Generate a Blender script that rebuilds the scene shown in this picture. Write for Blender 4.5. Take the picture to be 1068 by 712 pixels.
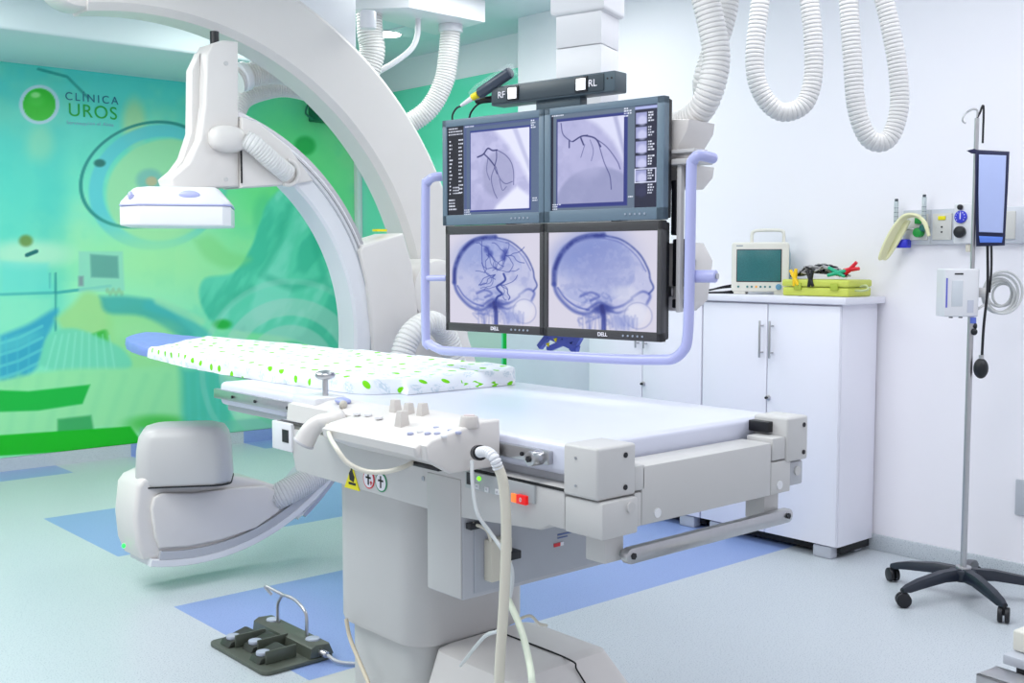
import bpy, bmesh, math, random
import numpy as np
from mathutils import Vector, Matrix, Euler
random.seed(4)
for o in list(bpy.data.objects): bpy.data.objects.remove(o)
scene = bpy.context.scene; C = scene.collection
PI = math.pi
# ---------------------------------------------------------------- camera (world X = along the mural wall, Y = along the right wall)
F = 1150.0; H = 1.4; PT = math.atan(84/1150); YAW = math.atan2(.661, .75)
cam_d = bpy.data.cameras.new('camera'); cam = bpy.data.objects.new('camera', cam_d); C.objects.link(cam)
cam_d.sensor_width = 36; cam_d.lens = F/1068*36; cam_d.clip_start = .05
cam.location = (0, 0, H); cam.rotation_euler = (PI/2-PT, 0, -YAW)
scene.camera = cam
# ---------------------------------------------------------------- light
w = bpy.data.worlds.new('world'); scene.world = w; w.use_nodes = True
bg = w.node_tree.nodes['Background']; bg.inputs[0].default_value = (.90, .91, 1, 1); bg.inputs[1].default_value = .74
def area(name, loc, size, power, col=(1, 1, 1), rot=(0, 0, 0), sy=None):
    d = bpy.data.lights.new(name, 'AREA'); d.energy = power; d.color = col; d.size = size
    if sy: d.shape = 'RECTANGLE'; d.size_y = sy
    o = bpy.data.objects.new(name, d); C.objects.link(o); o.location = loc; o.rotation_euler = rot; return o
area('ceiling_area_light', (1.0, 1.5, 2.93), 1.2, 28, (1, .98, .97))  # area lamps standing in for unseen ceiling lighting; no panel fixtures are modelled
area('ceiling_area_light', (3.2, 2.4, 2.93), 1.2, 23, (.98, .97, 1))
area('ceiling_area_light', (.3, 4.0, 2.93), 1.6, 66, (.98, 1, .99))
area('ceiling_area_light', (1.2, 5.9, 2.93), .9, 26, (1, 1, .98))  # lamp added to brighten the mural and the left floor
area('ceiling_area_light', (3.4, 5.9, 2.93), .7, 16, (1, 1, .98))
area('ceiling_area_light', (3.9, 4.5, 2.93), .8, 13, (.97, 1, .98))  # lamp added to lift the far end of the right wall
area('ceiling_area_light', (4.2, .6, 2.93), 1.0, 19, (.98, .97, 1))
scene.view_settings.view_transform = 'Standard'; scene.view_settings.look = 'None'
scene.view_settings.gamma = 1; scene.view_settings.use_curve_mapping = False
scene.view_settings.exposure = .14
# ---------------------------------------------------------------- helpers
def ray(px, py):
    x = (px-534)/F; y = -(py-356)/F
    fy = math.cos(PT)+y*math.sin(PT); z = -math.sin(PT)+y*math.cos(PT)
    return x*math.cos(YAW)+fy*math.sin(YAW), -x*math.sin(YAW)+fy*math.cos(YAW), z, fy
def onx(px, py, X): u, v, z, f = ray(px, py); t = X/u; return Vector((X, v*t, H+z*t))
def ony(px, py, Y): u, v, z, f = ray(px, py); t = Y/v; return Vector((u*t, Y, H+z*t))
def onz(px, py, Z): u, v, z, f = ray(px, py); t = (Z-H)/z; return Vector((u*t, v*t, Z))
def ond(px, py, D): u, v, z, f = ray(px, py); t = D/f; return Vector((u*t, v*t, H+z*t))
def lin(c): return tuple(((x/255)/12.92 if x/255 <= .04045 else ((x/255+.055)/1.055)**2.4) for x in c)
MC = {}
def mat(name, c, rough=.45, metal=0, var=.04, scale=12, bump=0, spec=.5, emit=None, es=0, alpha=1):
    if name in MC: return MC[name]
    m = bpy.data.materials.new(name); m.use_nodes = True; nt = m.node_tree; b = nt.nodes['Principled BSDF']
    L = nt.links; col = lin(c)
    n = nt.nodes.new('ShaderNodeTexNoise'); n.inputs['Scale'].default_value = scale; n.inputs['Detail'].default_value = 4
    tc = nt.nodes.new('ShaderNodeTexCoord'); L.new(tc.outputs['Object'], n.inputs['Vector'])
    mx = nt.nodes.new('ShaderNodeMix'); mx.data_type = 'RGBA'
    mx.inputs[6].default_value = (*[max(0, x*(1-var)) for x in col], 1); mx.inputs[7].default_value = (*[min(1, x*(1+var)) for x in col], 1)
    L.new(n.outputs['Fac'], mx.inputs[0]); L.new(mx.outputs[2], b.inputs['Base Color'])
    b.inputs['Roughness'].default_value = rough; b.inputs['Metallic'].default_value = metal
    b.inputs['Specular IOR Level'].default_value = spec
    if bump:
        bp = nt.nodes.new('ShaderNodeBump'); bp.inputs['Strength'].default_value = bump; bp.inputs['Distance'].default_value = .01
        L.new(n.outputs['Fac'], bp.inputs['Height']); L.new(bp.outputs[0], b.inputs['Normal'])
    if emit: b.inputs['Emission Color'].default_value = (*lin(emit), 1); b.inputs['Emission Strength'].default_value = es
    if alpha < 1: b.inputs['Alpha'].default_value = alpha
    MC[name] = m; return m
def link(name, me, m, parent=None, local=False, smooth=40):
    me.update()
    if m: 
        if len(me.materials) == 0: me.materials.append(m)
    if smooth:
        me.polygons.foreach_set('use_smooth', [True]*len(me.polygons)); me.set_sharp_from_angle(angle=math.radians(smooth))
    o = bpy.data.objects.new(name, me); C.objects.link(o)
    if parent is not None:
        o.parent = parent
        if not local:
            M = parent.matrix_basis.copy(); p = parent.parent
            if p is not None: M = p.matrix_basis @ p_inv(parent) @ M
            o.matrix_parent_inverse = M.inverted()
    return o
def p_inv(o): return o.matrix_parent_inverse
def from_bm(name, bm, m, parent=None, local=False, smooth=40):
    bmesh.ops.recalc_face_normals(bm, faces=bm.faces)
    me = bpy.data.meshes.new(name); bm.to_mesh(me); bm.free(); return link(name, me, m, parent, local, smooth)
def bevel(bm, r, seg=2, edges=None):
    if r: bmesh.ops.bevel(bm, geom=list(edges or bm.edges), offset=r, segments=seg, affect='EDGES', profile=.5, clamp_overlap=True)
def bm_box(bm, x0, x1, y0, y1, z0, z1):
    vs = [bm.verts.new((x, y, z)) for z in (z0, z1) for x, y in ((x0, y0), (x1, y0), (x1, y1), (x0, y1))]
    for f in ((0, 3, 2, 1), (4, 5, 6, 7), (0, 1, 5, 4), (1, 2, 6, 5), (2, 3, 7, 6), (3, 0, 4, 7)): bm.faces.new([vs[i] for i in f])
def box(name, x0, x1, y0, y1, z0, z1, m, parent=None, r=.006, seg=2, local=False):
    bm = bmesh.new(); bm_box(bm, min(x0, x1), max(x0, x1), min(y0, y1), max(y0, y1), min(z0, z1), max(z0, z1)); bevel(bm, r, seg)
    return from_bm(name, bm, m, parent, local)
def boxes(name, L, m, parent=None, r=.004, local=False):
    bm = bmesh.new()
    for b in L:
        t = bmesh.new(); bm_box(t, min(b[0], b[1]), max(b[0], b[1]), min(b[2], b[3]), max(b[2], b[3]), min(b[4], b[5]), max(b[4], b[5])); bevel(t, r)
        me = bpy.data.meshes.new('t'); t.to_mesh(me); t.free(); bm.from_mesh(me); bpy.data.meshes.remove(me)
    return from_bm(name, bm, m, parent, local)
def prism(name, pts, a0, a1, ax, m, parent=None, r=.006, seg=2, local=False):
    """pts 2-D outline extruded along ax between a0 and a1; 2-D coords are the other two axes in x,y,z order"""
    def P(p, a): return {'x': (a, p[0], p[1]), 'y': (p[0], a, p[1]), 'z': (p[0], p[1], a)}[ax]
    bm = bmesh.new(); A = [bm.verts.new(P(p, a0)) for p in pts]; B = [bm.verts.new(P(p, a1)) for p in pts]; n = len(pts)
    bm.faces.new(A); bm.faces.new(B[::-1])
    for i in range(n): bm.faces.new((A[i], B[i], B[(i+1) % n], A[(i+1) % n]))
    bmesh.ops.recalc_face_normals(bm, faces=bm.faces)
    if r:
        ee = [e for e in bm.edges if (e.verts[0] in A) == (e.verts[1] in A)]
        bevel(bm, r, seg, ee)
    return from_bm(name, bm, m, parent, local)
def rrect(x0, x1, y0, y1, r, n=6):
    out = []
    for cx, cy, a in ((x1-r, y1-r, 0), (x0+r, y1-r, 90), (x0+r, y0+r, 180), (x1-r, y0+r, 270)):
        for k in range(n+1):
            t = math.radians(a+90*k/n); out.append((cx+r*math.cos(t), cy+r*math.sin(t)))
    return out
def loft(name, secs, m, parent=None, local=False, smooth=50, caps=True):
    """secs: list of closed rings of 3-D points"""
    bm = bmesh.new(); R = [[bm.verts.new(p) for p in s] for s in secs]; n = len(secs[0])
    for a, b in zip(R, R[1:]):
        for i in range(n): bm.faces.new((a[i], a[(i+1) % n], b[(i+1) % n], b[i]))
    if caps: bm.faces.new(R[0][::-1]); bm.faces.new(R[-1])
    return from_bm(name, bm, m, parent, local, smooth)
def crv(pts, n=8):
    """Catmull-Rom through points"""
    P = [Vector(p) for p in pts]; 
    if len(P) < 3: return P
    P = [P[0]*2-P[1]]+P+[P[-1]*2-P[-2]]; out = []
    for i in range(1, len(P)-2):
        a, b, c, d = P[i-1:i+3]
        for k in range(n):
            t = k/n; out.append(.5*((2*b)+(c-a)*t+(2*a-5*b+4*c-d)*t*t+(3*b-a-3*c+d)*t**3))
    out.append(P[-2]); return out
def resample(P, step):
    L = [0]
    for a, b in zip(P, P[1:]): L.append(L[-1]+(b-a).length)
    n = max(2, int(L[-1]/step)); out = []; j = 0
    for k in range(n+1):
        s = L[-1]*k/n
        while j < len(L)-2 and L[j+1] < s: j += 1
        t = (s-L[j])/max(1e-9, L[j+1]-L[j]); out.append(P[j].lerp(P[j+1], min(1, t)))
    return out
def sweep_bm(bm, P, rad, seg=10, flat=None):
    T = [(P[min(i+1, len(P)-1)]-P[max(i-1, 0)]).normalized() for i in range(len(P))]
    n = T[0].orthogonal().normalized(); rings = []
    for i, p in enumerate(P):
        n = (n-T[i]*n.dot(T[i])).normalized(); b = T[i].cross(n); r = rad(i) if callable(rad) else rad
        rings.append([bm.verts.new(p+(n*math.cos(2*PI*k/seg)+b*math.sin(2*PI*k/seg))*r) for k in range(seg)])
    for a, b in zip(rings, rings[1:]):
        for k in range(seg): bm.faces.new((a[k], a[(k+1) % seg], b[(k+1) % seg], b[k]))
    bm.faces.new(rings[0][::-1]); bm.faces.new(rings[-1])
def tube(name, pts, r, m, parent=None, seg=12, n=8, smooth=50, local=False, curve=True):
    bm = bmesh.new(); P = crv(pts, n) if curve else [Vector(p) for p in pts]; sweep_bm(bm, P, r, seg); return from_bm(name, bm, m, parent, local, smooth)
def tubes(name, L, r, m, parent=None, seg=8, n=8, local=False):
    bm = bmesh.new()
    for pts in L: sweep_bm(bm, crv(pts, n), r, seg)
    return from_bm(name, bm, m, parent, local, 50)
def hose(name, pts, r, m, parent=None, pitch=.022, depth=.09, seg=20):
    pitch *= .68; P = resample(crv(pts, 16), pitch/4); bm = bmesh.new()
    prof = [1, 1-depth*.12, 1-depth*1.15, 1-depth*.12]
    sweep_bm(bm, P, lambda i: r*prof[i % 4], seg); return from_bm(name, bm, m, parent, False, 28)
def cyl(name, p0, p1, r, m, parent=None, seg=24, r2=None, bv=.0, local=False):
    p0 = Vector(p0); p1 = Vector(p1); d = (p1-p0); L = d.length; r2 = r if r2 is None else r2
    bm = bmesh.new(); n = d.normalized().orthogonal().normalized(); b = d.normalized().cross(n); bv = min(bv, L*.45)
    st = [(0, r-bv), (bv, r), (L-bv, r2), (L, r2-bv)] if bv else [(0, r), (L, r2)]
    if bv: st = [(0, r-bv), (bv*.3, r-bv*.3), (bv, r), (L-bv, r2), (L-bv*.3, r2-bv*.3), (L, r2-bv)]
    rings = [[bm.verts.new(p0+d.normalized()*a+(n*math.cos(2*PI*k/seg)+b*math.sin(2*PI*k/seg))*q) for k in range(seg)] for a, q in st]
    for A, B in zip(rings, rings[1:]):
        for k in range(seg): bm.faces.new((A[k], A[(k+1) % seg], B[(k+1) % seg], B[k]))
    bm.faces.new(rings[0][::-1]); bm.faces.new(rings[-1]); return from_bm(name, bm, m, parent, local, 35)
def ellipsoid(name, c, rx, ry, rz, m, parent=None, rot=0, local=False, power=1):
    bm = bmesh.new(); bmesh.ops.create_uvsphere(bm, u_segments=24, v_segments=14, radius=1)
    R = Matrix.Rotation(rot, 3, 'Z')
    for v in bm.verts:
        q = Vector([math.copysign(abs(t)**power, t) for t in v.co])
        v.co = R @ Vector((q.x*rx, q.y*ry, q.z*rz))+Vector(c)
    return from_bm(name, bm, m, parent, local, 60)
def text_me(s, size, ext=.0006, align='CENTER', sp=1.0, bold=0):
    cu = bpy.data.curves.new('txt', 'FONT'); cu.body = s; cu.size = size; cu.extrude = ext; cu.align_x = align; cu.align_y = 'CENTER'; cu.space_character = sp; cu.offset = bold
    o = bpy.data.objects.new('txt', cu); C.objects.link(o); dg = bpy.context.evaluated_depsgraph_get()
    me = bpy.data.meshes.new_from_object(o.evaluated_get(dg)); bpy.data.objects.remove(o); bpy.data.curves.remove(cu); return me
def text(name, s, size, loc, X, Z, m, parent=None, local=False, align='CENTER', sp=1.0, bold=0, ext=.0006):
    """X = reading direction, Z = up direction of the lettering"""
    me = text_me(s, size, ext, align, sp, bold); me.materials.clear()
    X = Vector(X).normalized(); Z = Vector(Z).normalized(); N = X.cross(Z)
    M = Matrix((X, Z, N)).transposed().to_4x4(); M.translation = Vector(loc); me.transform(M)
    return link(name, me, m, parent, local, 0)
def tag(o, label, cat, group=None):
    o['label'] = label; o['category'] = cat
    if group: o['group'] = group
    return o
def thing(name, label, cat, loc=(0, 0, 0), rz=0, group=None):
    o = bpy.data.objects.new(name, None); C.objects.link(o); o.empty_display_size = .1
    o.location = loc; o.rotation_euler = (0, 0, rz)
    o.matrix_basis = Matrix.Translation(loc) @ Matrix.Rotation(rz, 4, 'Z')
    return tag(o, label, cat, group)
def struct(o): o['kind'] = 'structure'; return o
# ---- numpy print painter: an image laid on a fine mesh as face-corner colour (flat prints and screens)
rng = np.random.default_rng(3)
def vnoise(x, y, s, seed=0):
    r = np.random.default_rng(seed); T = r.random((64, 64)); x = x/s; y = y/s
    xi = np.floor(x).astype(int); yi = np.floor(y).astype(int); fx = x-xi; fy = y-yi; fx = fx*fx*(3-2*fx); fy = fy*fy*(3-2*fy)
    g = lambda a, b: T[a % 64, b % 64]
    return (g(xi, yi)*(1-fx)+g(xi+1, yi)*fx)*(1-fy)+(g(xi, yi+1)*(1-fx)+g(xi+1, yi+1)*fx)*fy
def fbm(x, y, s, seed=0): return sum(vnoise(x, y, s/2**k, seed+k)*.5**k for k in range(4))/1.875
def sstep(a, b, x): t = np.clip((x-a)/(b-a), 0, 1); return t*t*(3-2*t)
class Paint:
    def __init__(s, X, Y, base): s.X = X; s.Y = Y; s.c = np.zeros(X.shape+(3,)); s.c[:] = base
    def mix(s, m, col, a=1.0): m = (np.clip(m, 0, 1)*a)[..., None]; s.c = s.c*(1-m)+np.array(col, float)*m
    def ell(s, cx, cy, rx, ry, col, soft=.1, a=1, rot=0):
        t = math.radians(rot); dx = s.X-cx; dy = s.Y-cy; x = dx*math.cos(t)+dy*math.sin(t); y = -dx*math.sin(t)+dy*math.cos(t)
        d = np.sqrt((x/rx)**2+(y/ry)**2); s.mix(1-sstep(1-soft, 1+soft, d), col, a)
    def ring(s, cx, cy, rx, ry, wd, col, a=1, rot=0, soft=.8, a0=None, a1=None):
        t = math.radians(rot); dx = s.X-cx; dy = s.Y-cy; x = dx*math.cos(t)+dy*math.sin(t); y = -dx*math.sin(t)+dy*math.cos(t)
        d = np.abs(np.sqrt((x/rx)**2+(y/ry)**2)-1)*(rx+ry)/2; m = 1-sstep(wd-soft, wd+soft, d)
        if a0 is not None:
            an = np.degrees(np.arctan2(-dy, dx)) % 360; m = m*(((an-a0) % 360) < (a1-a0))
        s.mix(m, col, a)
    def dist(s, pts, closed=False):
        d = np.full(s.X.shape, 1e9); P = list(pts)+([pts[0]] if closed else [])
        for (ax, ay), (bx, by) in zip(P, P[1:]):
            vx, vy = bx-ax, by-ay; L = vx*vx+vy*vy+1e-9; t = np.clip(((s.X-ax)*vx+(s.Y-ay)*vy)/L, 0, 1)
            d = np.minimum(d, np.hypot(s.X-ax-t*vx, s.Y-ay-t*vy))
        return d
    def line(s, pts, wd, col, a=1, soft=.7): s.mix(1-sstep(max(0, wd-soft), wd+soft, s.dist(pts)), col, a)
    def poly(s, pts, col, a=1, soft=1.5):
        ins = np.zeros(s.X.shape, bool); n = len(pts)
        for i in range(n):
            (x1, y1), (x2, y2) = pts[i], pts[(i+1) % n]
            if y1 == y2: continue
            c = ((s.Y < y1) != (s.Y < y2)) & (s.X < (x2-x1)*(s.Y-y1)/(y2-y1)+x1); ins ^= c
        d = s.dist(pts, True); sd = np.where(ins, -d, d); s.mix(1-sstep(-soft, soft, sd), col, a)
def smoothp(pts, n=5):
    return [(p.x, p.y) for p in crv([(a, b, 0) for a, b in list(pts)+[pts[0]]], n)][:-1]
def colour_grid(name, verts, nx, ny, cols, m, parent=None, local=False):
    """verts (ny+1,nx+1,3); cols (ny+1,nx+1,3) sRGB 0-255"""
    me = bpy.data.meshes.new(name); nv = (nx+1)*(ny+1)
    me.vertices.add(nv); me.vertices.foreach_set('co', verts.reshape(-1).astype(np.float32))
    i = np.arange(nx)[None, :]+np.arange(ny)[:, None]*(nx+1); q = np.stack([i, i+1, i+nx+2, i+nx+1], -1).reshape(-1)
    me.loops.add(len(q)); me.loops.foreach_set('vertex_index', q.astype(np.int32))
    me.polygons.add(nx*ny); me.polygons.foreach_set('loop_start', (np.arange(nx*ny)*4).astype(np.int32))
    me.update(calc_edges=True); me.validate()
    c = np.clip(cols/255, 0, 1); l = np.where(c <= .04045, c/12.92, ((c+.055)/1.055)**2.4)
    at = me.color_attributes.new('print', 'FLOAT_COLOR', 'POINT')
    at.data.foreach_set('color', np.concatenate([l, np.ones(l.shape[:2]+(1,))], -1).reshape(-1).astype(np.float32))
    return link(name, me, m, parent, local, 0)
def print_mat(name, rough, emit=0, spec=.5):
    m = bpy.data.materials.new(name); m.use_nodes = True; nt = m.node_tree; b = nt.nodes['Principled BSDF']
    a = nt.nodes.new('ShaderNodeAttribute'); a.attribute_name = 'print'; nt.links.new(a.outputs['Color'], b.inputs['Base Color'])
    b.inputs['Roughness'].default_value = rough; b.inputs['Specular IOR Level'].default_value = spec
    if emit:
        b.inputs['Base Color'].default_value = (0.01, .01, .01, 1); nt.links.remove(b.inputs['Base Color'].links[0])
        nt.links.new(a.outputs['Color'], b.inputs['Emission Color']); b.inputs['Emission Strength'].default_value = emit
    return m
# ---------------------------------------------------------------- materials
WHITE = mat('white_enamel', (226, 227, 231), .32, var=.015)
WARM = mat('warm_white_plastic', (220, 216, 213), .38, var=.015)
BEIGE = mat('pale_grey_enamel', (199, 198, 197), .4, var=.02)
GREY = mat('grey_enamel', (184, 186, 192), .4, var=.02)
LAV = mat('lavender_white_laminate', (214, 217, 233), .3, var=.01)
HOSE = mat('hose_plastic', (222, 221, 220), .42, var=.02)
STEEL = mat('brushed_steel', (190, 190, 192), .28, 1, var=.06, scale=60)
BLACK = mat('black_plastic', (14, 16, 24), .4)
DARK = mat('dark_gap', (20, 22, 24), .7)
WALL = mat('wall_paint', (245, 243, 249), .55, var=.006, scale=3)
CEIL = mat('ceiling_paint', (216, 230, 232), .6, var=.006, scale=3)
CAB = mat('cabinet_laminate', (238, 238, 248), .3, var=.008)
LBLUE = mat('periwinkle_coated_tube', (176, 180, 226), .3, var=.02)
CABLE = mat('cream_cable', (214, 209, 194), .45)
SCREWM = mat('screw_grey', (165, 168, 175), .35, .6)
def floor_mat(name, c, c2):
    m = bpy.data.materials.new(name); m.use_nodes = True; nt = m.node_tree; b = nt.nodes['Principled BSDF']; L = nt.links
    tc = nt.nodes.new('ShaderNodeTexCoord'); n = nt.nodes.new('ShaderNodeTexNoise'); n.inputs['Scale'].default_value = 190; n.inputs['Detail'].default_value = 2
    r = nt.nodes.new('ShaderNodeValToRGB'); r.color_ramp.elements[0].position = .33; r.color_ramp.elements[1].position = .43
    r.color_ramp.elements[0].color = (*lin(c2), 1); r.color_ramp.elements[1].color = (*lin(c), 1)
    L.new(tc.outputs['Object'], n.inputs['Vector']); L.new(n.outputs['Fac'], r.inputs[0]); L.new(r.outputs[0], b.inputs['Base Color'])
    b.inputs['Roughness'].default_value = .33; b.inputs['Specular IOR Level'].default_value = .45; return m
FL = floor_mat('speckled_vinyl', (196, 203, 209), (150, 160, 172)); FB = floor_mat('blue_vinyl', (142, 164, 214), (116, 138, 196))
# ================================================================ STRUCTURE
def cells(name, xs, ys, f, zf, axis='z', const=0):
    me = bpy.data.meshes.new(name); V = []; Fc = []; mi = []
    for i in range(len(xs)-1):
        for j in range(len(ys)-1):
            a = len(V)
            for x, y in ((xs[i], ys[j]), (xs[i+1], ys[j]), (xs[i+1], ys[j+1]), (xs[i], ys[j+1])):
                V.append((x, y, const) if axis == 'z' else (x, const, y))
            Fc.append((a, a+1, a+2, a+3)); mi.append(f((xs[i]+xs[i+1])/2, (ys[j]+ys[j+1])/2))
    me.from_pydata(V, [], Fc); me.materials.append(FL); me.materials.append(FB); me.polygons.foreach_set('material_index', mi)
    return struct(link(name, me, None, None, False, 0))
BANDS = [(1.87, 4.82, 3.09, 4.2), (2.0, 5.1, 5.1, 6.13), (1.0, 2.6, 7.35, 7.7), (3.13, 3.72, 7.35, 7.7), (4.02, 4.6, 7.35, 7.7)]
def inb(x, y): return int(any(a < x < b and c < y < d for a, b, c, d in BANDS))
cells('floor', sorted({-3.5, 5.3, *[b[0] for b in BANDS], *[b[1] for b in BANDS]}), sorted({-3, 7.9, *[b[2] for b in BANDS], *[b[3] for b in BANDS]}), inb, 0)
struct(box('wall_left', -3.5, 5.3, 7.72, 7.9, 0, 3.0, WALL, r=0)); 
struct(box('wall_right', 4.82, 5.3, -3, 5.41, 0, 3.0, WALL, r=0))
struct(box('wall_back', 5.12, 5.3, 5.41, 7.72, 0, 3.0, WALL, r=0))
struct(box('ceiling', -3.5, 5.3, -1.0, 7.9, 2.96, 3.02, CEIL, r=0))
struct(box('trim_1', -3.5, 4.3, 6.62, 7.72, 2.70, 2.96, CEIL, r=.02, seg=3))
cells('baseboard_left', [-3.5, 2.6, 3.13, 3.72, 4.02, 4.6, 5.1], [0, .09], lambda x, y: inb(x, 7.5), 0, 'y', 7.69)
struct(box('baseboard_right', 4.805, 4.82, -3, 5.41, 0, .078, FL, r=.003))
# ---------------------------------------------------------------- printed mural
PM = print_mat('mural_print', .28, spec=.5)
def proj(V):
    """where a wall point lies in the artwork's own drawing grid"""
    x = V[..., 0]*math.cos(YAW)-V[..., 1]*math.sin(YAW); fy = V[..., 0]*math.sin(YAW)+V[..., 1]*math.cos(YAW); z = V[..., 2]-H
    d = fy*math.cos(PT)-z*math.sin(PT); h = fy*math.sin(PT)+z*math.cos(PT); return 534+F*x/d, 356-F*h/d
def wall_art(V):
    X, Y = proj(V); p = Paint(X, Y, (110, 232, 204)); N = fbm(X, Y, 60, 5); N2 = fbm(X, Y, 22, 9)
    p.mix(1-sstep(70, 190, Y), (84, 222, 214)); p.mix(sstep(130, 330, Y), (160, 246, 196)); p.mix(sstep(180, 300, X), (124, 238, 160), .7)
    p.mix(sstep(.45, .75, N), (176, 244, 190), .55); p.mix(1-sstep(.25, .5, N2), (90, 220, 196), .25)
    p.ell(20, 160, 40, 200, (70, 214, 205), .9, .5); p.ell(55, 250, 14, 150, (60, 205, 200), .8, .35)
    p.ell(140, 128, 12, 24, (206, 232, 160), .5, .7); p.ell(42, 150, 14, 18, (160, 232, 190), .6, .6)
    # operating lamp
    p.ring(165, 195, 66, 58, 7, (96, 212, 220), .9, -20, 2); p.ell(170, 198, 60, 52, (168, 234, 176), .05, .9, -20)
    p.ell(156, 188, 14, 12, (120, 190, 190), .3, .7); p.ell(158, 189, 6, 5, (226, 190, 140), .3, .7)
    p.ring(152, 182, 70, 52, 1.6, (22, 140, 134), .9, -22, .8)
    p.ell(104, 170, 6, 4, (20, 110, 100), .3, .9)
    p.line([(40, 72), (70, 80), (92, 102)], 1.4, (20, 150, 140), .8)
    # yellow haze, bench and instruments at left
    p.ell(170, 270, 90, 30, (176, 246, 170), .9, .8); p.ell(30, 265, 44, 14, (196, 246, 210), .5, .8)
    p.ell(27, 251, 7, 6, (110, 150, 70), .4, .9); p.line([(28, 266), (38, 262)], 2, (20, 110, 110))
    p.line([(0, 307), (60, 305), (115, 298)], 1.5, (50, 170, 170), .8); p.line([(58, 285), (58, 345)], 1, (30, 140, 140), .8); p.line([(52, 285), (52, 300)], .8, (60, 160, 160), .7)
    p.poly([(0, 272), (50, 274), (54, 304), (0, 306)], (110, 226, 214), .6, 4); p.poly([(0, 310), (56, 308), (52, 360), (0, 372)], (150, 240, 200), .6, 6)
    p.poly([(82, 262), (128, 262), (130, 303), (82, 305)], (150, 226, 200), .8); p.poly([(94, 265), (123, 267), (124, 290), (95, 289)], (104, 176, 160), 1)
    p.poly([(82, 288), (87, 288), (87, 298), (82, 298)], (130, 140, 150), .8)
    for k in range(6): p.ell(112+k*3, 303+(k % 2)*3, 2, 3, (150, 200, 150), .4, .6)
    # blue pillow drapes
    p.poly(smoothp([(0, 350), (30, 338), (60, 322), (50, 350), (40, 380), (20, 398), (0, 402)]), (50, 166, 200), .9, 4)
    p.ell(18, 356, 26, 7, (92, 206, 206), .5, .6, -20)
    for k in range(4): p.line([(0, 358+k*12), (20, 352+k*12), (44, 340+k*12)], 1.6, (110, 220, 215), .55)
    for k in range(3): p.line([(6+k*12, 352), (8+k*11, 396)], 1.2, (80, 200, 210), .5)
    # patient
    p.poly(smoothp([(58, 332), (75, 318), (90, 304), (108, 312), (118, 335), (116, 362), (95, 365), (70, 350)]), (168, 228, 146), .9, 5)
    p.poly(smoothp([(96, 348), (112, 344), (114, 360), (100, 358)]), (50, 190, 60), .9, 2)
    p.poly(smoothp([(110, 325), (150, 318), (190, 350), (186, 384), (140, 388), (116, 372)]), (160, 232, 150), .8, 5)
    p.poly(smoothp([(40, 380), (50, 350), (75, 342), (105, 352), (130, 366), (134, 385), (80, 392)]), (120, 224, 186), .95, 3)
    for k in range(9): p.line([(58+k*7, 346+abs(4-k)), (48+k*9, 386)], .9, (160, 240, 214), .5, 1)
    p.poly(smoothp([(104, 309), (135, 309), (170, 318), (205, 350), (190, 352), (150, 330), (112, 326)]), (64, 178, 172), .85, 4)
    p.line([(155, 318), (190, 330), (215, 352)], 6, (70, 190, 190), .7, 4); p.line([(165, 314), (210, 335)], 4, (170, 240, 190), .7, 3)
    # sheets
    p.poly(smoothp([(-20, 400), (60, 386), (130, 384), (190, 386), (186, 440), (150, 455), (110, 446), (60, 452), (-20, 460)]), (160, 238, 172), .95, 4)
    for k in range(8): p.line([(20+k*22, 392), (10+k*20, 450)], 2, (140, 228, 168), .35, 5)
    p.poly([(-20, 406), (30, 408), (94, 401), (86, 421), (40, 428), (-20, 430)], (10, 186, 60), .95, 1.5)
    p.poly([(60, 437), (95, 433), (98, 450), (60, 452)], (36, 160, 80), .8, 2); p.ell(165, 442, 30, 9, (60, 196, 60), .6, .8)
    p.poly(smoothp([(188, 384), (232, 388), (240, 450), (195, 450)]), (64, 192, 172), .8, 7)
    for k in range(4): p.line([(196+k*10, 390), (198+k*10, 446)], 1.6, (90, 208, 190), .5, 2)
    # surgeon
    p.ell(290, 185, 70, 60, (120, 240, 130), .8, .6); p.ell(318, 152, 11, 10, (40, 180, 80), .3, .8); p.ell(276, 225, 12, 22, (90, 214, 150), .4, .6)
    p.poly(smoothp([(270, 236), (280, 210), (300, 194), (322, 200), (344, 250), (358, 310), (360, 365), (300, 352), (252, 345), (222, 336), (208, 310), (214, 290), (244, 284), (262, 258)]), (104, 224, 190), .95, 3)
    M_ = (1-sstep(-3, 3, -(X-205)))  # folds as soft ridges across the gown
    g = Paint(X, Y, (0, 0, 0)); fold = fbm(X*1.0+Y*.55, Y*.35-X*.2, 26, 61); ins = np.zeros(X.shape+(3,)); g.c[:] = 0
    g.poly(smoothp([(270, 236), (280, 210), (300, 194), (322, 200), (344, 250), (358, 310), (360, 365), (300, 352), (252, 345), (222, 336), (208, 310), (214, 290), (244, 284), (262, 258)]), (1, 1, 1), 1, 2)
    p.mix(g.c[..., 0]*sstep(.5, .68, fold), (70, 198, 164), .75); p.mix(g.c[..., 0]*(1-sstep(.30, .45, fold)), (150, 238, 214), .7)
    for a in ([(302, 215), (292, 250), (272, 286)], [(326, 225), (330, 260), (342, 300)], [(262, 300), (240, 312), (222, 330)], [(280, 290), (305, 300), (335, 292)]): p.line(a, 1.5, (60, 186, 152), .5, 6)
    p.poly(smoothp([(202, 250), (220, 246), (240, 262), (262, 270), (240, 280), (215, 270)]), (140, 226, 140), .6, 5)
    p.ell(232, 338, 9, 5, (30, 186, 60), .5, .9); p.ell(150, 345, 30, 10, (170, 240, 170), .7, .5)
    # pale swirl emblem
    for R, wd, a in ((66, 9, .5), (40, 8, .5), (92, 3, .25)): p.ring(303, 388, R, R*1.03, wd, (205, 235, 225), a, 0, 1.5)
    p.ell(303, 385, 30, 28, (30, 176, 140), .1, .6); p.ell(312, 392, 22, 20, (190, 230, 215), .2, .5)
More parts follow.
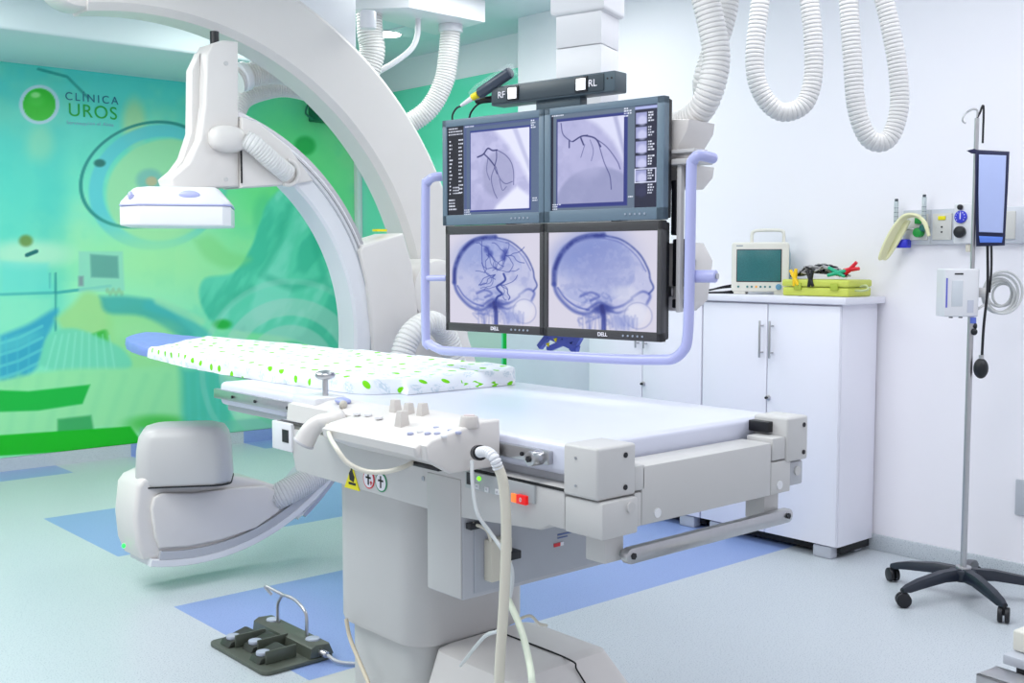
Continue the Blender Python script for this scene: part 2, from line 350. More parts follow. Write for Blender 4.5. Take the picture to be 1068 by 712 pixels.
    # band along the foot of the print
    p.poly([(-300, 494), (-300, 474), (136, 444.5), (146, 458), (146, 466)], (4, 190, 22), 1, 1.0)
    p.poly([(146, 462), (146, 446), (400, 425), (400, 446)], (120, 200, 180), .6, 2)
    # round green emblem
    p.ell(41, 109, 21, 20.5, (196, 226, 240), .04, .95); p.ell(41, 109, 17, 17, (6, 200, 20), .04); p.ell(38, 104, 9, 7, (60, 214, 60), .5, .8); p.ell(37, 99, 5, 3, (170, 240, 160), .4, .8)
    return p.c
def back_art(V):
    X, Y = proj(V); p = Paint(X, Y, (120, 236, 204)); N = fbm(X, Y, 50, 15)
    p.mix(sstep(60, 330, Y), (130, 238, 204)); p.mix(sstep(.4, .7, N), (90, 226, 180), .6); p.mix(sstep(480, 540, X)*sstep(60, 200, Y), (90, 226, 180), .6)
    p.mix(sstep(318, 330, Y)*(1-sstep(522, 524, X)), (196, 216, 208)); p.mix(sstep(524, 525, X)*(1-sstep(535, 536, X))*sstep(335, 345, Y), (0, 182, 60)); p.mix(sstep(536, 537, X)*sstep(300, 340, Y), (205, 214, 222))
    return p.c
mu = thing('wall_mural', 'printed green and teal operating-room mural behind the imaging arm, with round green emblem', 'mural', (2.5, 7.7, .09))
nx, ny = 600, 370; xs = np.linspace(-.2, 5.1, nx+1); zs = np.linspace(.09, 2.70, ny+1)
V = np.zeros((ny+1, nx+1, 3)); V[..., 0] = xs[None]; V[..., 1] = 7.70; V[..., 2] = zs[:, None]
me_backing = box('backing', -.2, 5.1, 7.702, 7.72, .09, 2.70, CEIL, mu, 0)
colour_grid('print', V, nx, ny, wall_art(V), PM, mu)
TEALT = mat('dark_teal_letters', (30, 110, 140), .4); GRNT = mat('green_letters', (20, 176, 60), .4); PALET = mat('pale_letters', (150, 190, 215), .5)
for nm, s, sz, px, py, m, sp in (('lettering', 'CLÍNICA', .075, 96, 103, TEALT, 1.35), ('lettering', 'UROS', .125, 97, 117, GRNT, 1.1), ('lettering', 'Servimos', .034, 80, 128.5, PALET, 1.1), ('lettering', 'con el', .034, 98, 129, PALET, 1.1), ('lettering', 'Alma', .034, 113, 130, PALET, 1.1)):
    text(nm, s, sz, ony(px, py, 7.697), (1, 0, 0), (0, 0, 1), m, mu, sp=sp)
mb = thing('wall_mural', 'plain green printed panel on the recessed wall behind the display screens', 'mural', (5.1, 6.5, .0))
nx, ny = 130, 150; ys = np.linspace(7.7, 5.42, nx+1); zs = np.linspace(0.0, 2.72, ny+1)
V = np.zeros((ny+1, nx+1, 3)); V[..., 0] = 5.1; V[..., 1] = ys[None]; V[..., 2] = zs[:, None]
box('backing', 5.102, 5.12, 5.42, 7.7, 0, 2.72, CEIL, mb, 0); colour_grid('print', V, nx, ny, back_art(V), PM, mb)
struct(box('trim_2', 5.055, 5.10, 7.64, 7.70, .09, 2.70, WHITE, r=.006))
# ================================================================ EXAMINATION TABLE
tb = thing('examination_table', 'white patient table on a thick column, with side console and end handrail', 'medical table', (2.05, 2.55, 0))
prism('tabletop', rrect(1.678, 2.43, 1.70, 3.385, .03), .925, 1.0, 'z', LAV, tb, .016, 4)
box('underlay', 1.70, 2.41, 1.70, 3.36, .905, .925, GREY, tb, .003)
for a, b in ((2.72, 3.385), (1.765, 2.02)):
    rl = box('side_rail', 1.662, 1.679, a, b, .947, .978, STEEL, tb, .003)
    for y in ([2.90, 3.1, 3.25] if b > 3 else [1.85]): cyl('screw', (1.663, y, .962), (1.658, y, .962), .005, BLACK, rl, 12)
cl = cyl('rail_clamp', (1.665, 1.79, .962), (1.628, 1.79, .962), .017, STEEL, tb, 20, bv=.004); cyl('screw', (1.628, 1.79, .962), (1.624, 1.79, .962), .008, BLACK, cl, 6)
prism('head_plate', [(1.85, 3.3), (2.36, 3.3), (2.36, 4.2), (2.26, 4.78), (2.14, 4.84), (2.02, 4.8), (1.9, 4.2), (1.85, 3.6)], .985, .9995, 'z', mat('slate_carbon', (120, 132, 160), .4), tb, .004)
box('head_joint', 1.80, 2.38, 3.385, 3.46, .95, .984, STEEL, tb, .004)
# chassis
chs = prism('chassis', [(1.70, .815), (1.70, .905), (2.95, .905), (2.95, .845), (2.86, .835), (2.84, .782), (2.10, .775), (1.78, .80), (1.75, .815)], 1.65, 2.40, 'x', BEIGE, tb, .006)
box('seam', 1.6485, 1.652, 1.62, 2.10, .9, .906, DARK, tb, 0)
box('slide_rail', 1.655, 1.67, 2.12, 2.95, .905, .914, mat('rail_grey', (150, 150, 142), .3, .8), tb, .001)
box('slide_rail', 1.652, 1.672, 2.12, 2.95, .915, .921, mat('rail_dark', (84, 80, 76), .4, .5), tb, .001)
bk = box('end_bracket', 1.643, 1.75, 2.85, 2.965, .835, .92, WHITE, tb, .004); box('slot', 1.641, 1.65, 2.865, 2.90, .862, .90, BLACK, bk, 0)
# switch panel
sp = box('switch_panel', 1.643, 1.652, 1.79, 2.035, .858, .90, mat('panel_grey', (176, 180, 182), .35), tb, .002)
def spy(px): return onx(px, 505, 1.643).y
box('dark_window', 1.6415, 1.645, spy(491), spy(487), .868, .897, BLACK, sp, 0)
cyl('indicator', (1.644, spy(500), .888), (1.640, spy(500), .888), .005, mat('green_led', (120, 255, 30), .3, emit=(120, 255, 20), es=1.5), sp, 12)
for px, z in ((498, .868), (508, .866), (519, .866)):
    k = box('button', 1.6405, 1.645, spy(px)-.007, spy(px)+.007, z-.006, z+.007, WHITE, sp, .001); box('mark', 1.640, 1.641, spy(px)-.003, spy(px)+.003, z-.002, z+.003, GREY, k, 0)
k = box('button', 1.6400, 1.645, spy(536.5)-.009, spy(536.5)+.009, .852, .872, mat('orange_button', (250, 130, 60), .3, emit=(255, 120, 40), es=.6), sp, .001)
k = box('emergency_switch', 1.634, 1.645, spy(551), spy(541), .853, .874, mat('red_switch', (230, 20, 20), .3, emit=(255, 10, 10), es=.25), sp, .002)
text('mark', '0', .014, (1.6335, spy(546), .8635), (0, -1, 0), (0, 0, 1), WHITE, k)
# stickers
YEL = mat('sticker_yellow', (238, 226, 10), .4); BLKS = mat('sticker_black', (16, 16, 14), .5); STW = mat('sticker_white', (232, 230, 238), .4); STR = mat('sticker_red', (214, 40, 52), .4); STG = mat('sticker_green', (20, 140, 90), .4)
tri = prism('warning_sticker', [(2.572, .775), (2.498, .775), (2.534, .842)], 1.6475, 1.651, 'x', YEL, tb, 0)
prism('symbol', [(2.545, .80), (2.525, .795), (2.52, .81), (2.53, .825), (2.538, .83), (2.548, .818)], 1.6470, 1.6476, 'x', BLKS, tri, 0)
boxes('symbol', [(1.6469, 1.6476, 2.55, 2.515, .787, .794), (1.6469, 1.6476, 2.538, 2.53, .82, .834)], BLKS, tri, 0)
for y, col in ((2.453, STR), (2.395, STG)):
    s = cyl('pictogram_sticker', (1.6505, y, .815), (1.6478, y, .815), .026, col, tb, 28); cyl('disc', (1.6479, y, .815), (1.6471, y, .815), .0225, STW, s, 28)
    boxes('symbol', [(1.6464, 1.6472, y-.003, y+.003, .80, .832), (1.6464, 1.6472, y-.012, y+.012, .817, .822)], BLKS, s, 0)
    if col is STR: boxes('symbol', [(1.6464, 1.6472, y-.015, y-.011, .80, .812), (1.6464, 1.6472, y-.019, y-.007, .806, .809)], STR, s, 0)
cyl('screw', (1.652, 2.21, .853), (1.648, 2.21, .853), .006, SCREWM, tb, 12); cyl('screw', (1.652, 2.155, .849), (1.648, 2.155, .849), .006, SCREWM, tb, 12)
# hanging control cabinet
cc = box('control_box', 1.651, 2.155, 2.055, 2.197, .573, .90, GREY, tb, .006)
box('front_cover', 1.6475, 1.652, 2.058, 2.192, .578, .872, BEIGE, cc, .002)
box('side_plate', 1.685, 2.13, 2.050, 2.057, .585, .77, mat('side_plate_grey', (172, 176, 184), .42), cc, .003)
def csd(px, py): return ony(px, py, 2.048)
a = csd(505, 562); b = csd(527, 600); plug = box('plug_block', a.x, b.x, 2.02, 2.05, b.z, a.z, CABLE, cc, .004)
a = csd(580, 560); b = csd(596, 566)
q_ = csd(582, 557); boxes('rating_label', [(q_.x, q_.x+.05, 2.048, 2.051, q_.z-.004, q_.z)], mat('ink_blue', (90, 110, 160), .5), cc, 0)
boxes('rating_label', [(q_.x, q_.x+.035, 2.048, 2.051, q_.z-.012, q_.z-.009)], mat('ink_blue', (90, 110, 160), .5), cc, 0)
a = csd(578, 567); box('red_label', a.x, a.x+.022, 2.047, 2.051, a.z-.009, a.z, STR, cc, 0); box('white_label', a.x+.022, a.x+.034, 2.047, 2.051, a.z-.009, a.z, STW, cc, 0)
boxes('connector', [(csd(486, 541).x, csd(499, 541).x, 2.03, 2.05, csd(486, 552).z, csd(486, 545).z), (csd(522, 578).x, csd(535, 578).x, 2.015, 2.05, csd(520, 583).z, csd(520, 574).z)], BLACK, cc, .003)
tubes('lead', [[csd(490, 545)+Vector((0, -.01, 0)), csd(499, 550)+Vector((0, -.03, 0)), csd(507, 565)+Vector((0, -.02, 0))]], .004, CABLE, cc)
# column, base
def rr3(x0, x1, y0, y1, r, z): return [(x, y, z) for x, y in rrect(x0, x1, y0, y1, r, 8)]
loft('column_cover', [rr3(1.752, 2.17, 2.38, 2.80, .085, .335), rr3(1.747, 2.175, 2.375, 2.805, .09, .35), rr3(1.747, 2.175, 2.375, 2.805, .09, .79)], BEIGE, tb)
loft('column_skirt', [rr3(1.775, 2.15, 2.40, 2.78, .08, .09), rr3(1.775, 2.15, 2.40, 2.78, .08, .36)], mat('skirt_grey', (196, 197, 196), .4), tb)
loft('base_plate', [rr3(1.58, 2.3, 1.95, 2.93, .06, 0), rr3(1.58, 2.3, 1.95, 2.93, .06, .07), rr3(1.62, 2.26, 1.99, 2.89, .05, .115)], BEIGE, tb)
bc = loft('base_cover', [rr3(1.73, 2.25, 1.92, 2.39, .03, .10), rr3(1.78, 2.20, 1.99, 2.385, .03, .24), rr3(1.81, 2.17, 2.06, 2.38, .03, .328), rr3(1.83, 2.15, 2.085, 2.37, .03, .337)], WARM, tb, smooth=24)
tube('seam', [(2.02, 2.37, .338), (2.02, 2.07, .337), (2.03, 2.04, .31), (2.04, 1.983, .236), (2.05, 1.92, .105)], .0025, DARK, bc, 6)
# end brackets and beam
def endbr(x0, x1, name='end_bracket'):
    b = box(name, x0, x1, 1.595, 1.70, .895, 1.008, BEIGE, tb, .007, 3); 
    for z in (.915, .985): cyl('screw', ((x0+x1)/2+.025, 1.597, z), ((x0+x1)/2+.025, 1.593, z), .006, BLACK, b, 12)
    for z in (.92, .98): cyl('screw', (x0+.001, 1.66, z), (x0-.002, 1.66, z), .003, SCREWM, b, 10)
    return b
b1 = endbr(1.645, 1.765); b2 = endbr(2.325, 2.415)
box('bracket_foot', 1.765, 1.80, 1.60, 1.67, .90, .955, BEIGE, b1, .004); box('bracket_foot', 2.27, 2.325, 1.60, 1.68, .905, .962, BEIGE, b2, .004)
box('recess', 2.305, 2.326, 1.64, 1.70, .968, .995, BLACK, b2, .002); box('bracket_foot', 2.35, 2.41, 1.605, 1.68, .83, .892, GREY, b2, .006); cyl('screw', (2.38, 1.606, .868), (2.38, 1.60, .868), .012, BEIGE, b2, 18)
bar = box('end_beam', 1.79, 2.265, 1.60, 1.69, .82, .952, BEIGE, tb, .004)
box('beam_shoulder', 1.766, 1.789, 1.60, 1.69, .82, .896, BEIGE, bar, .004); box('beam_shoulder', 2.266, 2.348, 1.60, 1.69, .82, .902, BEIGE, bar, .004)
for x in (1.84, 2.30): cyl('screw_cap', (x, 1.601, .842), (x, 1.597, .842), .011, WHITE, bar, 20)
box('chassis_end', 1.65, 1.762, 1.585, 1.70, .812, .892, BEIGE, tb, .006); cyl('screw_cap', (1.735, 1.586, .872), (1.735, 1.58, .872), .012, BEIGE, tb, 20)
for x in (1.70, 2.275): box('handrail_drop', x, x+.06, 1.625, 1.685, .745 if x < 2 else .75, .82, BEIGE, tb, .004)
hr = prism('handrail', rrect(1.735, 2.35, .743, .778, .0165), 1.592, 1.612, 'y', STEEL, tb, .002)
for x in (1.755, 2.33): cyl('screw', (x, 1.593, .7605), (x, 1.589, .7605), .008, BLACK, hr, 6)
for x in (1.755, 2.33): cyl('stand_off', (x, 1.612, .7605), (x, 1.63, .7605), .01, STEEL, hr, 12)
# console
con = prism('control_console', [(1.662, .935), (1.662, 1.028), (1.60, 1.03), (1.45, 1.003), (1.425, .99), (1.43, .97), (1.50, .938), (1.58, .93)], 1.94, 2.33, 'y', WARM, tb, .010, 3)
prism('console_neck', [(1.662, .945), (1.662, 1.02), (1.60, 1.02), (1.545, 1.005), (1.54, .96)], 2.325, 2.70, 'y', WARM, con, .008, 3)
prism('end_cap', [(1.655, .925), (1.655, 1.034), (1.60, 1.035), (1.455, 1.006), (1.44, .995), (1.445, .962), (1.51, .925)], 1.918, 1.945, 'y', WARM, con, .006, 3)
def cz(x): return 1.003+(x-1.45)/(1.6-1.45)*.027
def on_con(px, py):
    for z in (1.02, 1.01, 1.015): p = onz(px, py, z); 
    x = p.x
    for _ in range(4): p = onz(px, py, cz(min(p.x, 1.62)))
    return p
KN = mat('warm_grey_knob', (205, 200, 196), .4)
for px, py, r, h in ((412.5, 431, .0145, .028), (426.5, 433.5, .0135, .026), (441, 435, .0145, .028), (419.5, 443.5, .0155, .028)):
    p = on_con(px, py); k = cyl('control_lever', p-Vector((0, 0, .004)), p+Vector((0, 0, h*1.25)), r*1.2, KN, con, 4, r2=r*.86, bv=.002)
p = on_con(489.5, 446); k = cyl('rotary_knob', p, p+Vector((0, 0, .028)), .024, KN, con, 28, r2=.020, bv=.003); cyl('knob_top', p+Vector((0, 0, .027)), p+Vector((0, 0, .030)), .013, mat('rosy_white', (220, 205, 204), .4), k, 20)
BT = mat('pale_blue_button', (170, 175, 205), .4)
for px, py in ((449, 440), (457, 442), (463, 439), (469, 442), (438, 450), (446, 452), (456, 452), (463, 455), (470, 449), (428, 452), (455, 446), (478, 451)):
    p = on_con(px, py); cyl('push_button', p-Vector((0, 0, .003)), p+Vector((0, 0, .0025)), .0075, BT if (px*7+py) % 3 else WHITE, con, 14, bv=.001)
def on_neck(px, py): return onz(px, py, 1.021)
for px, py in ((384, 432), (395, 435), (372, 431)): p = on_neck(px, py); cyl('push_button', p-Vector((0, 0, .004)), p+Vector((0, 0, .002)), .010, WHITE, con, 16, bv=.001)
p = on_neck(402, 427); box('red_mark', p.x-.006, p.x+.006, p.y-.012, p.y+.012, p.z-.003, p.z+.0005, mat('rose_mark', (225, 170, 165), .4), con, 0)
p = ond(340, 419, .661*1.62+.75*2.62); box('lever_mount', 1.56, 1.66, 2.575, 2.70, .985, 1.028, WHITE, con, .006)
jy = cyl('joystick', (1.62, 2.62, 1.02), (1.62, 2.62, 1.075), .008, STEEL, con, 14); ellipsoid('joystick_cap', (1.62, 2.62, 1.085), .028, .028, .014, STEEL, jy)
ellipsoid('blue_key', (1.60, 2.50, 1.026), .018, .03, .010, mat('periwinkle_key', (160, 168, 215), .35), con)
ellipsoid('ball_key', (1.575, 2.46, 1.022), .011, .011, .012, mat('stone_key', (190, 186, 176), .35), con)
# grab handle
D0 = 2.86; hp = [Vector((1.59, 2.54, .995)), ond(352, 437, 2.80), ond(334, 441, 2.80), ond(324, 449, 2.80), ond(317, 461, 2.80)]
P = crv(hp, 8); bm = bmesh.new(); sweep_bm(bm, P, lambda i: .021+.007*(i/len(P))**2, 20); gh = from_bm('grab_handle', bm, WARM, con, False, 40)
d = (P[-1]-P[-2]).normalized(); cyl('handle_end', P[-1]-d*.002, P[-1]+d*.006, .029, mat('handle_end_grey', (196, 196, 200), .4), gh, 24, bv=.003)
# console cable
cb = cyl('cable_socket', ond(498, 472, 2.42), ond(501, 472, 2.40), .017, BLACK, con, 20)
cp = [ond(498, 472, 2.41), ond(507, 471, 2.37), ond(515, 477, 2.34), ond(520, 489, 2.34)]
hose('strain_relief', cp, .0125, WHITE, con, pitch=.011, depth=.22, seg=16)
tube('console_cable', [ond(519.5, 486, 2.34), ond(525, 505, 2.34), ond(528, 550, 2.34), ond(526, 620, 2.34), ond(521, 700, 2.34), ond(520, 760, 2.34), Vector((1.48, 1.77, .012)), Vector((1.58, 1.9, .012)), Vector((1.66, 1.98, .03))], .0115, CABLE, con, 12)
tube('thin_lead', [ond(492, 480, 2.46), ond(493, 505, 2.44), ond(498, 535, 2.42), ond(512, 556, 2.42), ond(525, 575, 2.40), ond(534, 595, 2.40), ond(532, 622, 2.42), ond(522, 655, 2.42), ond(505, 664, 2.5), Vector((1.76, 2.2, .345))], .0045, mat('pale_lead', (216, 220, 222), .4), con, 8)
tube('side_cable', [ond(530, 625, 2.42), ond(543, 655, 2.35), ond(552, 690, 2.30), ond(556, 725, 2.25), Vector((1.6, 1.72, .2)), Vector((1.62, 1.80, .03)), Vector((1.66, 1.97, .03))], .008, mat('greenish_cable', (214, 222, 204), .4), con, 10)
tube('thin_lead', [ond(540, 646, 2.7), ond(553, 642, 2.72), ond(562, 650, 2.72), ond(570, 652, 2.75)], .004, CABLE, con, 8)
tube('coil_lead', [ond(341, 442, 2.80), ond(344, 455, 2.62), ond(350, 466, 2.52), ond(362, 482, 2.50), ond(380, 491, 2.50), ond(400, 492, 2.50), ond(418, 488, 2.50), ond(435, 480, 2.54)], .0058, mat('offwhite_lead', (224, 220, 206), .4), con, 10)
box('console_port', ond(432, 480, 2.52).x, ond(432, 480, 2.52).x+.03, ond(432, 480, 2.52).y-.09, ond(432, 480, 2.52).y+.01, .927, .937, BLACK, con, .002)
tube('floor_lead', [ond(361, 645, 3.16), ond(365, 665, 3.14), ond(375, 690, 3.08), ond(385, 714, 3.0), ond(392, 740, 2.92)], .006, mat('tan_lead', (214, 202, 180), .5), tb, 8)
# ================================================================ mattress with sheet
def interp(x, T):
    xs = [t[0] for t in T]; return float(np.interp(x, xs, [t[1] for t in T]))
NEAR = [(2.70, 1.93), (2.74, 1.86), (2.80, 1.82), (3.2, 1.80), (3.6, 1.79), (3.9, 1.805), (4.33, 1.86), (4.66, 1.92), (4.74, 1.96)]
FAR = [(2.70, 2.36), (2.74, 2.43), (2.80, 2.45), (3.4, 2.45), (4.0, 2.41), (4.6, 2.34), (4.74, 2.30)]
mt = thing('foam_mattress', 'thin patient mattress wrapped in a white sheet with green dots, lying on the table', 'mattress', (2.1, 3.7, 1.0))
def slab_rows(name, v0, v1, NE, FA, zb, zt, m, parent, shrink=0, wr=.006, head=False):
    me = bpy.data.meshes.new(name); ny = int((v1-v0)/.02); nx = 46; V = []; UV = []
    for j in range(ny+1):
        v = v0+(v1-v0)*j/ny; a = interp(v, NE)+shrink; b = interp(v, FA)-shrink; e = min(1, (j/2.2)) if not head else 1; e2 = min(1, (ny-j)/2.2)
        q = math.sqrt(max(0.0, 1-(1-min(e, e2))**2)); zt_ = zb+(zt-zb)*(.35+.65*q); r = .018; w_ = b-a
        for i in range(nx+1):
            t = i/nx
            if i <= 8: th = i/8*PI/2; x = a+r-r*math.cos(th)-.004*math.sin(2*th); z = zb+(zt_-zb-r)*min(1, i/3)+(r*math.sin(th) if i > 3 else r*.0); x0 = a
            elif i >= nx-8: th = (nx-i)/8*PI/2; x = b-r+r*math.cos(th); z = zb+(zt_-zb-r)*min(1, (nx-i)/3)+(r*math.sin(th) if nx-i > 3 else 0)
            else: x = a+r+(w_-2*r)*(i-8)/(nx-16); z = zt_
            # shallow crumples, stronger near the rims
            n = (vnoise(np.array(v*1.0), np.array(x*1.0), .035, 7)-.5)*.006+(vnoise(np.array(v), np.array(x), .12, 8)-.5)*.012
            if 0 < i < nx: z += float(n)*(1 if 8 < i < nx-8 else .5)
            if i <= 4 or i >= nx-4: x += float(vnoise(np.array(v), np.array(z), .03, 3)-.5)*wr*2
            V.append((x, v+(max(0, v-3.85)/.5*(x-1.86)*.85 if not head else 0), max(zb, z))); UV.append((x+(z-zt)*(1 if i < nx/2 else -1), v+(z-zt if j < 3 and not head else 0)))
    Fc = [(j*(nx+1)+i, j*(nx+1)+i+1, (j+1)*(nx+1)+i+1, (j+1)*(nx+1)+i) for j in range(ny) for i in range(nx)]
    Fc.append(tuple(range(nx, -1, -1))); Fc.append(tuple(ny*(nx+1)+i for i in range(nx+1)))
    me.from_pydata(V, [], Fc); uv = me.uv_layers.new(name='UVMap')
    for l in me.loops: uv.data[l.index].uv = UV[l.vertex_index]
    bm = bmesh.new(); bm.from_mesh(me); bmesh.ops.recalc_face_normals(bm, faces=bm.faces); bm.to_mesh(me); bm.free()
    return link(name, me, m, parent, False, 60)
def sheet_mat():
    m = bpy.data.materials.new('dotted_sheet'); m.use_nodes = True; nt = m.node_tree; b = nt.nodes['Principled BSDF']; L = nt.links
    tc = nt.nodes.new('ShaderNodeTexCoord'); mp = nt.nodes.new('ShaderNodeMapping'); mp.inputs['Rotation'].default_value = (0, 0, .12); L.new(tc.outputs['UV'], mp.inputs[0])
    mp.inputs['Scale'].default_value = (1/.082, 1/.082, 1)
    def vor(off, sx=1, sy=1):
        q = nt.nodes.new('ShaderNodeMapping'); q.inputs['Location'].default_value = off; q.inputs['Scale'].default_value = (sx, sy, 1); L.new(mp.outputs[0], q.inputs[0])
        v = nt.nodes.new('ShaderNodeTexVoronoi'); v.voronoi_dimensions = '2D'; v.inputs['Scale'].default_value = 1; v.inputs['Randomness'].default_value = .12; L.new(q.outputs[0], v.inputs['Vector'])
        return v.outputs['Distance']
    def thr(s, a, bb):
        r = nt.nodes.new('ShaderNodeMapRange'); r.inputs[1].default_value = a; r.inputs[2].default_value = bb; r.inputs[3].default_value = 1; r.inputs[4].default_value = 0; L.new(s, r.inputs[0]); return r.outputs[0]
    d = thr(vor((0, 0, 0)), .135, .165)
    nz = nt.nodes.new('ShaderNodeTexNoise'); nz.inputs['Scale'].default_value = 9; L.new(mp.outputs[0], nz.inputs['Vector'])
    g = thr(vor((.5, .42, 0), 1, 1), .20, .30); mm = nt.nodes.new('ShaderNodeMath'); mm.operation = 'MULTIPLY'; L.new(g, mm.inputs[0])
    nr = nt.nodes.new('ShaderNodeMapRange'); nr.inputs[1].default_value = .42; nr.inputs[2].default_value = .58; L.new(nz.outputs['Fac'], nr.inputs[0]); L.new(nr.outputs[0], mm.inputs[1])
    m1 = nt.nodes.new('ShaderNodeMix'); m1.data_type = 'RGBA'; m1.inputs[6].default_value = (*lin((236, 241, 246)), 1); m1.inputs[7].default_value = (*lin((204, 219, 228)), 1); L.new(mm.outputs[0], m1.inputs[0])
    m2 = nt.nodes.new('ShaderNodeMix'); m2.data_type = 'RGBA'; m2.inputs[7].default_value = (*lin((120, 216, 24)), 1); L.new(m1.outputs[2], m2.inputs[6]); L.new(d, m2.inputs[0])
    L.new(m2.outputs[2], b.inputs['Base Color']); b.inputs['Roughness'].default_value = .75; b.inputs['Specular IOR Level'].default_value = .2; return m
slab_rows('sheet', 2.66, 4.40, NEAR, FAR, 1.001, 1.05, sheet_mat(), mt)
slab_rows('head_pad', 4.22, 4.80, [(4.22, 1.87), (4.5, 1.90), (4.62, 1.935), (4.72, 1.99), (4.80, 2.09)], [(4.2, 2.34), (4.65, 2.33), (4.74, 2.29), (4.80, 2.20)], 1.0005, 1.043, mat('periwinkle_vinyl', (124, 140, 215), .4), mt, 0, .001)
# ================================================================ INNER C-ARM
ca = thing('c_arm', 'inner white C-shaped X-ray arm with detector above and rounded tube housing near the floor', 'imaging arm', (2.035, 4.55, 0))
CU, CZ = 2.035, 1.05
def arc_band(name, cx, cz, r0, r1, y0, y1, a0, a1, m, parent, n=64, bv=.0, ex=1.0):
    secs = []
    for k in range(n+1):
        a = math.radians(a0+(a1-a0)*k/n); c, s = math.cos(a), math.sin(a)
        q = bv; pr = [(r0+q, y0), (r1-q, y0), (r1, y0+q), (r1, y1-q), (r1-q, y1), (r0+q, y1), (r0, y1-q), (r0, y0+q)] if q else [(r0, y0), (r1, y0), (r1, y1), (r0, y1)]
        secs.append([(cx+r*c*ex, y, cz+r*s) for r, y in pr])
    return loft(name, secs, m, parent, False, 30)
arc_band('arc', CU, CZ, .90, 1.035, 4.47, 4.63, 72, -56, WHITE, ca, 90, .012)
arc_band('arc_rail', CU, CZ, 1.03, 1.052, 4.48, 4.505, 78, -54, STEEL, ca, 80)
arc_band('arc_rail', CU, CZ, 1.03, 1.052, 4.595, 4.62, 78, -54, STEEL, ca, 80)
arc_band('arc_groove', CU, CZ, .985, .992, 4.466, 4.471, 60, -60, GREY, ca, 60)
arc_band('arc_groove', CU, CZ, 1.008, 1.016, 4.462, 4.471, 74, -54, STEEL, ca, 60)
# detector column: outline at the front face, extruded backwards
DP = [ony(a, b, 4.46) for a, b in [(222, 45), (233, 41.5), (249, 43), (250, 195), (182, 197), (178, 186), (197, 170), (209, 145), (214, 110), (216, 56)]]
dc = prism('detector_column', [(p.x, p.z) for p in DP], 4.46, 4.60, 'y', WARM, ca, .012, 4)
prism('side_ridge', [(2.15, 2.22), (2.19, 2.30), (2.20, 1.75), (2.02, 1.735), (2.10, 1.84), (2.14, 1.95)], 4.52, 4.585, 'y', WARM, dc, .008, 2)
ellipsoid('round_boss', ony(237, 145, 4.44), .085, .05, .058, WARM, dc, power=.8)
for px, py in ((236, 66), (236, 187)): p = ony(px, py, 4.457); cyl('screw_cap', p, p+Vector((0, .006, 0)), .010, BEIGE, dc, 16)
cyl('lift_shaft', (2.27, 4.545, 2.33), (2.27, 4.545, 2.40), .02, BLACK, dc, 12)
sh = prism('shroud', [(p.x, p.z) for p in [ony(a, b, 4.46) for a, b in [(250, 122), (268, 128), (300, 154), (325, 189), (300, 193), (250, 196)]]], 4.44, 4.62, 'y', WARM, ca, .010, 3)
box('seam', ony(251.5, 170, 4.438).x, ony(252.5, 170, 4.438).x, 4.436, 4.445, 1.74, 1.93, DARK, sh, 0)
hose('shroud_hose', [ony(255, 145, 4.42), ony(266, 152, 4.40), ony(284, 168, 4.40), ony(300, 181, 4.42)], .043, HOSE, sh, .02, .08)
pq = ony(300, 180, 4.43); bmt = tube('hose_collar', [pq+Vector((.055*math.cos(t), 0, .055*math.sin(t))) for t in [math.radians(a) for a in range(-110, 91, 20)]], .010, WARM, sh, 10)
# detector panel (turned head with clipped corners)
hd = Vector((2.085, 4.535, 0)); RD = math.radians(-30)
def turned(poly, sx=1): return [(hd.x+(x*math.cos(RD)-y*math.sin(RD))*sx, hd.y+(x*math.sin(RD)+y*math.cos(RD))*sx) for x, y in poly]
def clip(a, c): return [(-a+c, -a), (a-c*.35, -a), (a, -a+c*.35), (a, a-c), (a-c, a), (-a+c, a), (-a, a-c), (-a, -a+c)]
pan = prism('detector_panel', turned(clip(.225, .09)), 1.545, 1.628, 'z', WHITE, ca, .008, 3)
prism('blue_line', turned(clip(.227, .09)), 1.628, 1.634, 'z', LBLUE, pan, 0)
loft('panel_hood', [[(x, y, 1.634) for x, y in turned(clip(.224, .09))], [(x, y, 1.645) for x, y in turned(clip(.222, .09))], [(x, y, 1.70) for x, y in turned(clip(.175, .07))], [(x, y, 1.708) for x, y in turned(clip(.16, .06))]], WHITE, pan)
def turned3(x, y, z): q = turned([(x, y)])[0]; return Vector((q[0], q[1], z))
bm = bmesh.new()
for x, y, rx in ((.06, -.2, .043),):
    bmesh.ops.create_uvsphere(bm, u_segments=20, v_segments=12, radius=1)
    for v in bm.verts:
        q = turned3(x+v.co.x*rx, y+v.co.y*.012, 1.672+v.co.z*.019); v.co = q
from_bm('blue_button', bm, LBLUE, pan)
bm = bmesh.new(); bmesh.ops.create_uvsphere(bm, u_segments=20, v_segments=12, radius=1)
for v in bm.verts: v.co = turned3(-.178+v.co.x*.012, -.155+v.co.y*.02, 1.668+v.co.z*.019)
from_bm('blue_button', bm, LBLUE, pan)
cyl('neck', (hd.x+.04, hd.y-.0, 1.70), (hd.x+.04, hd.y-.0, 1.73), .065, DARK, pan, 24)
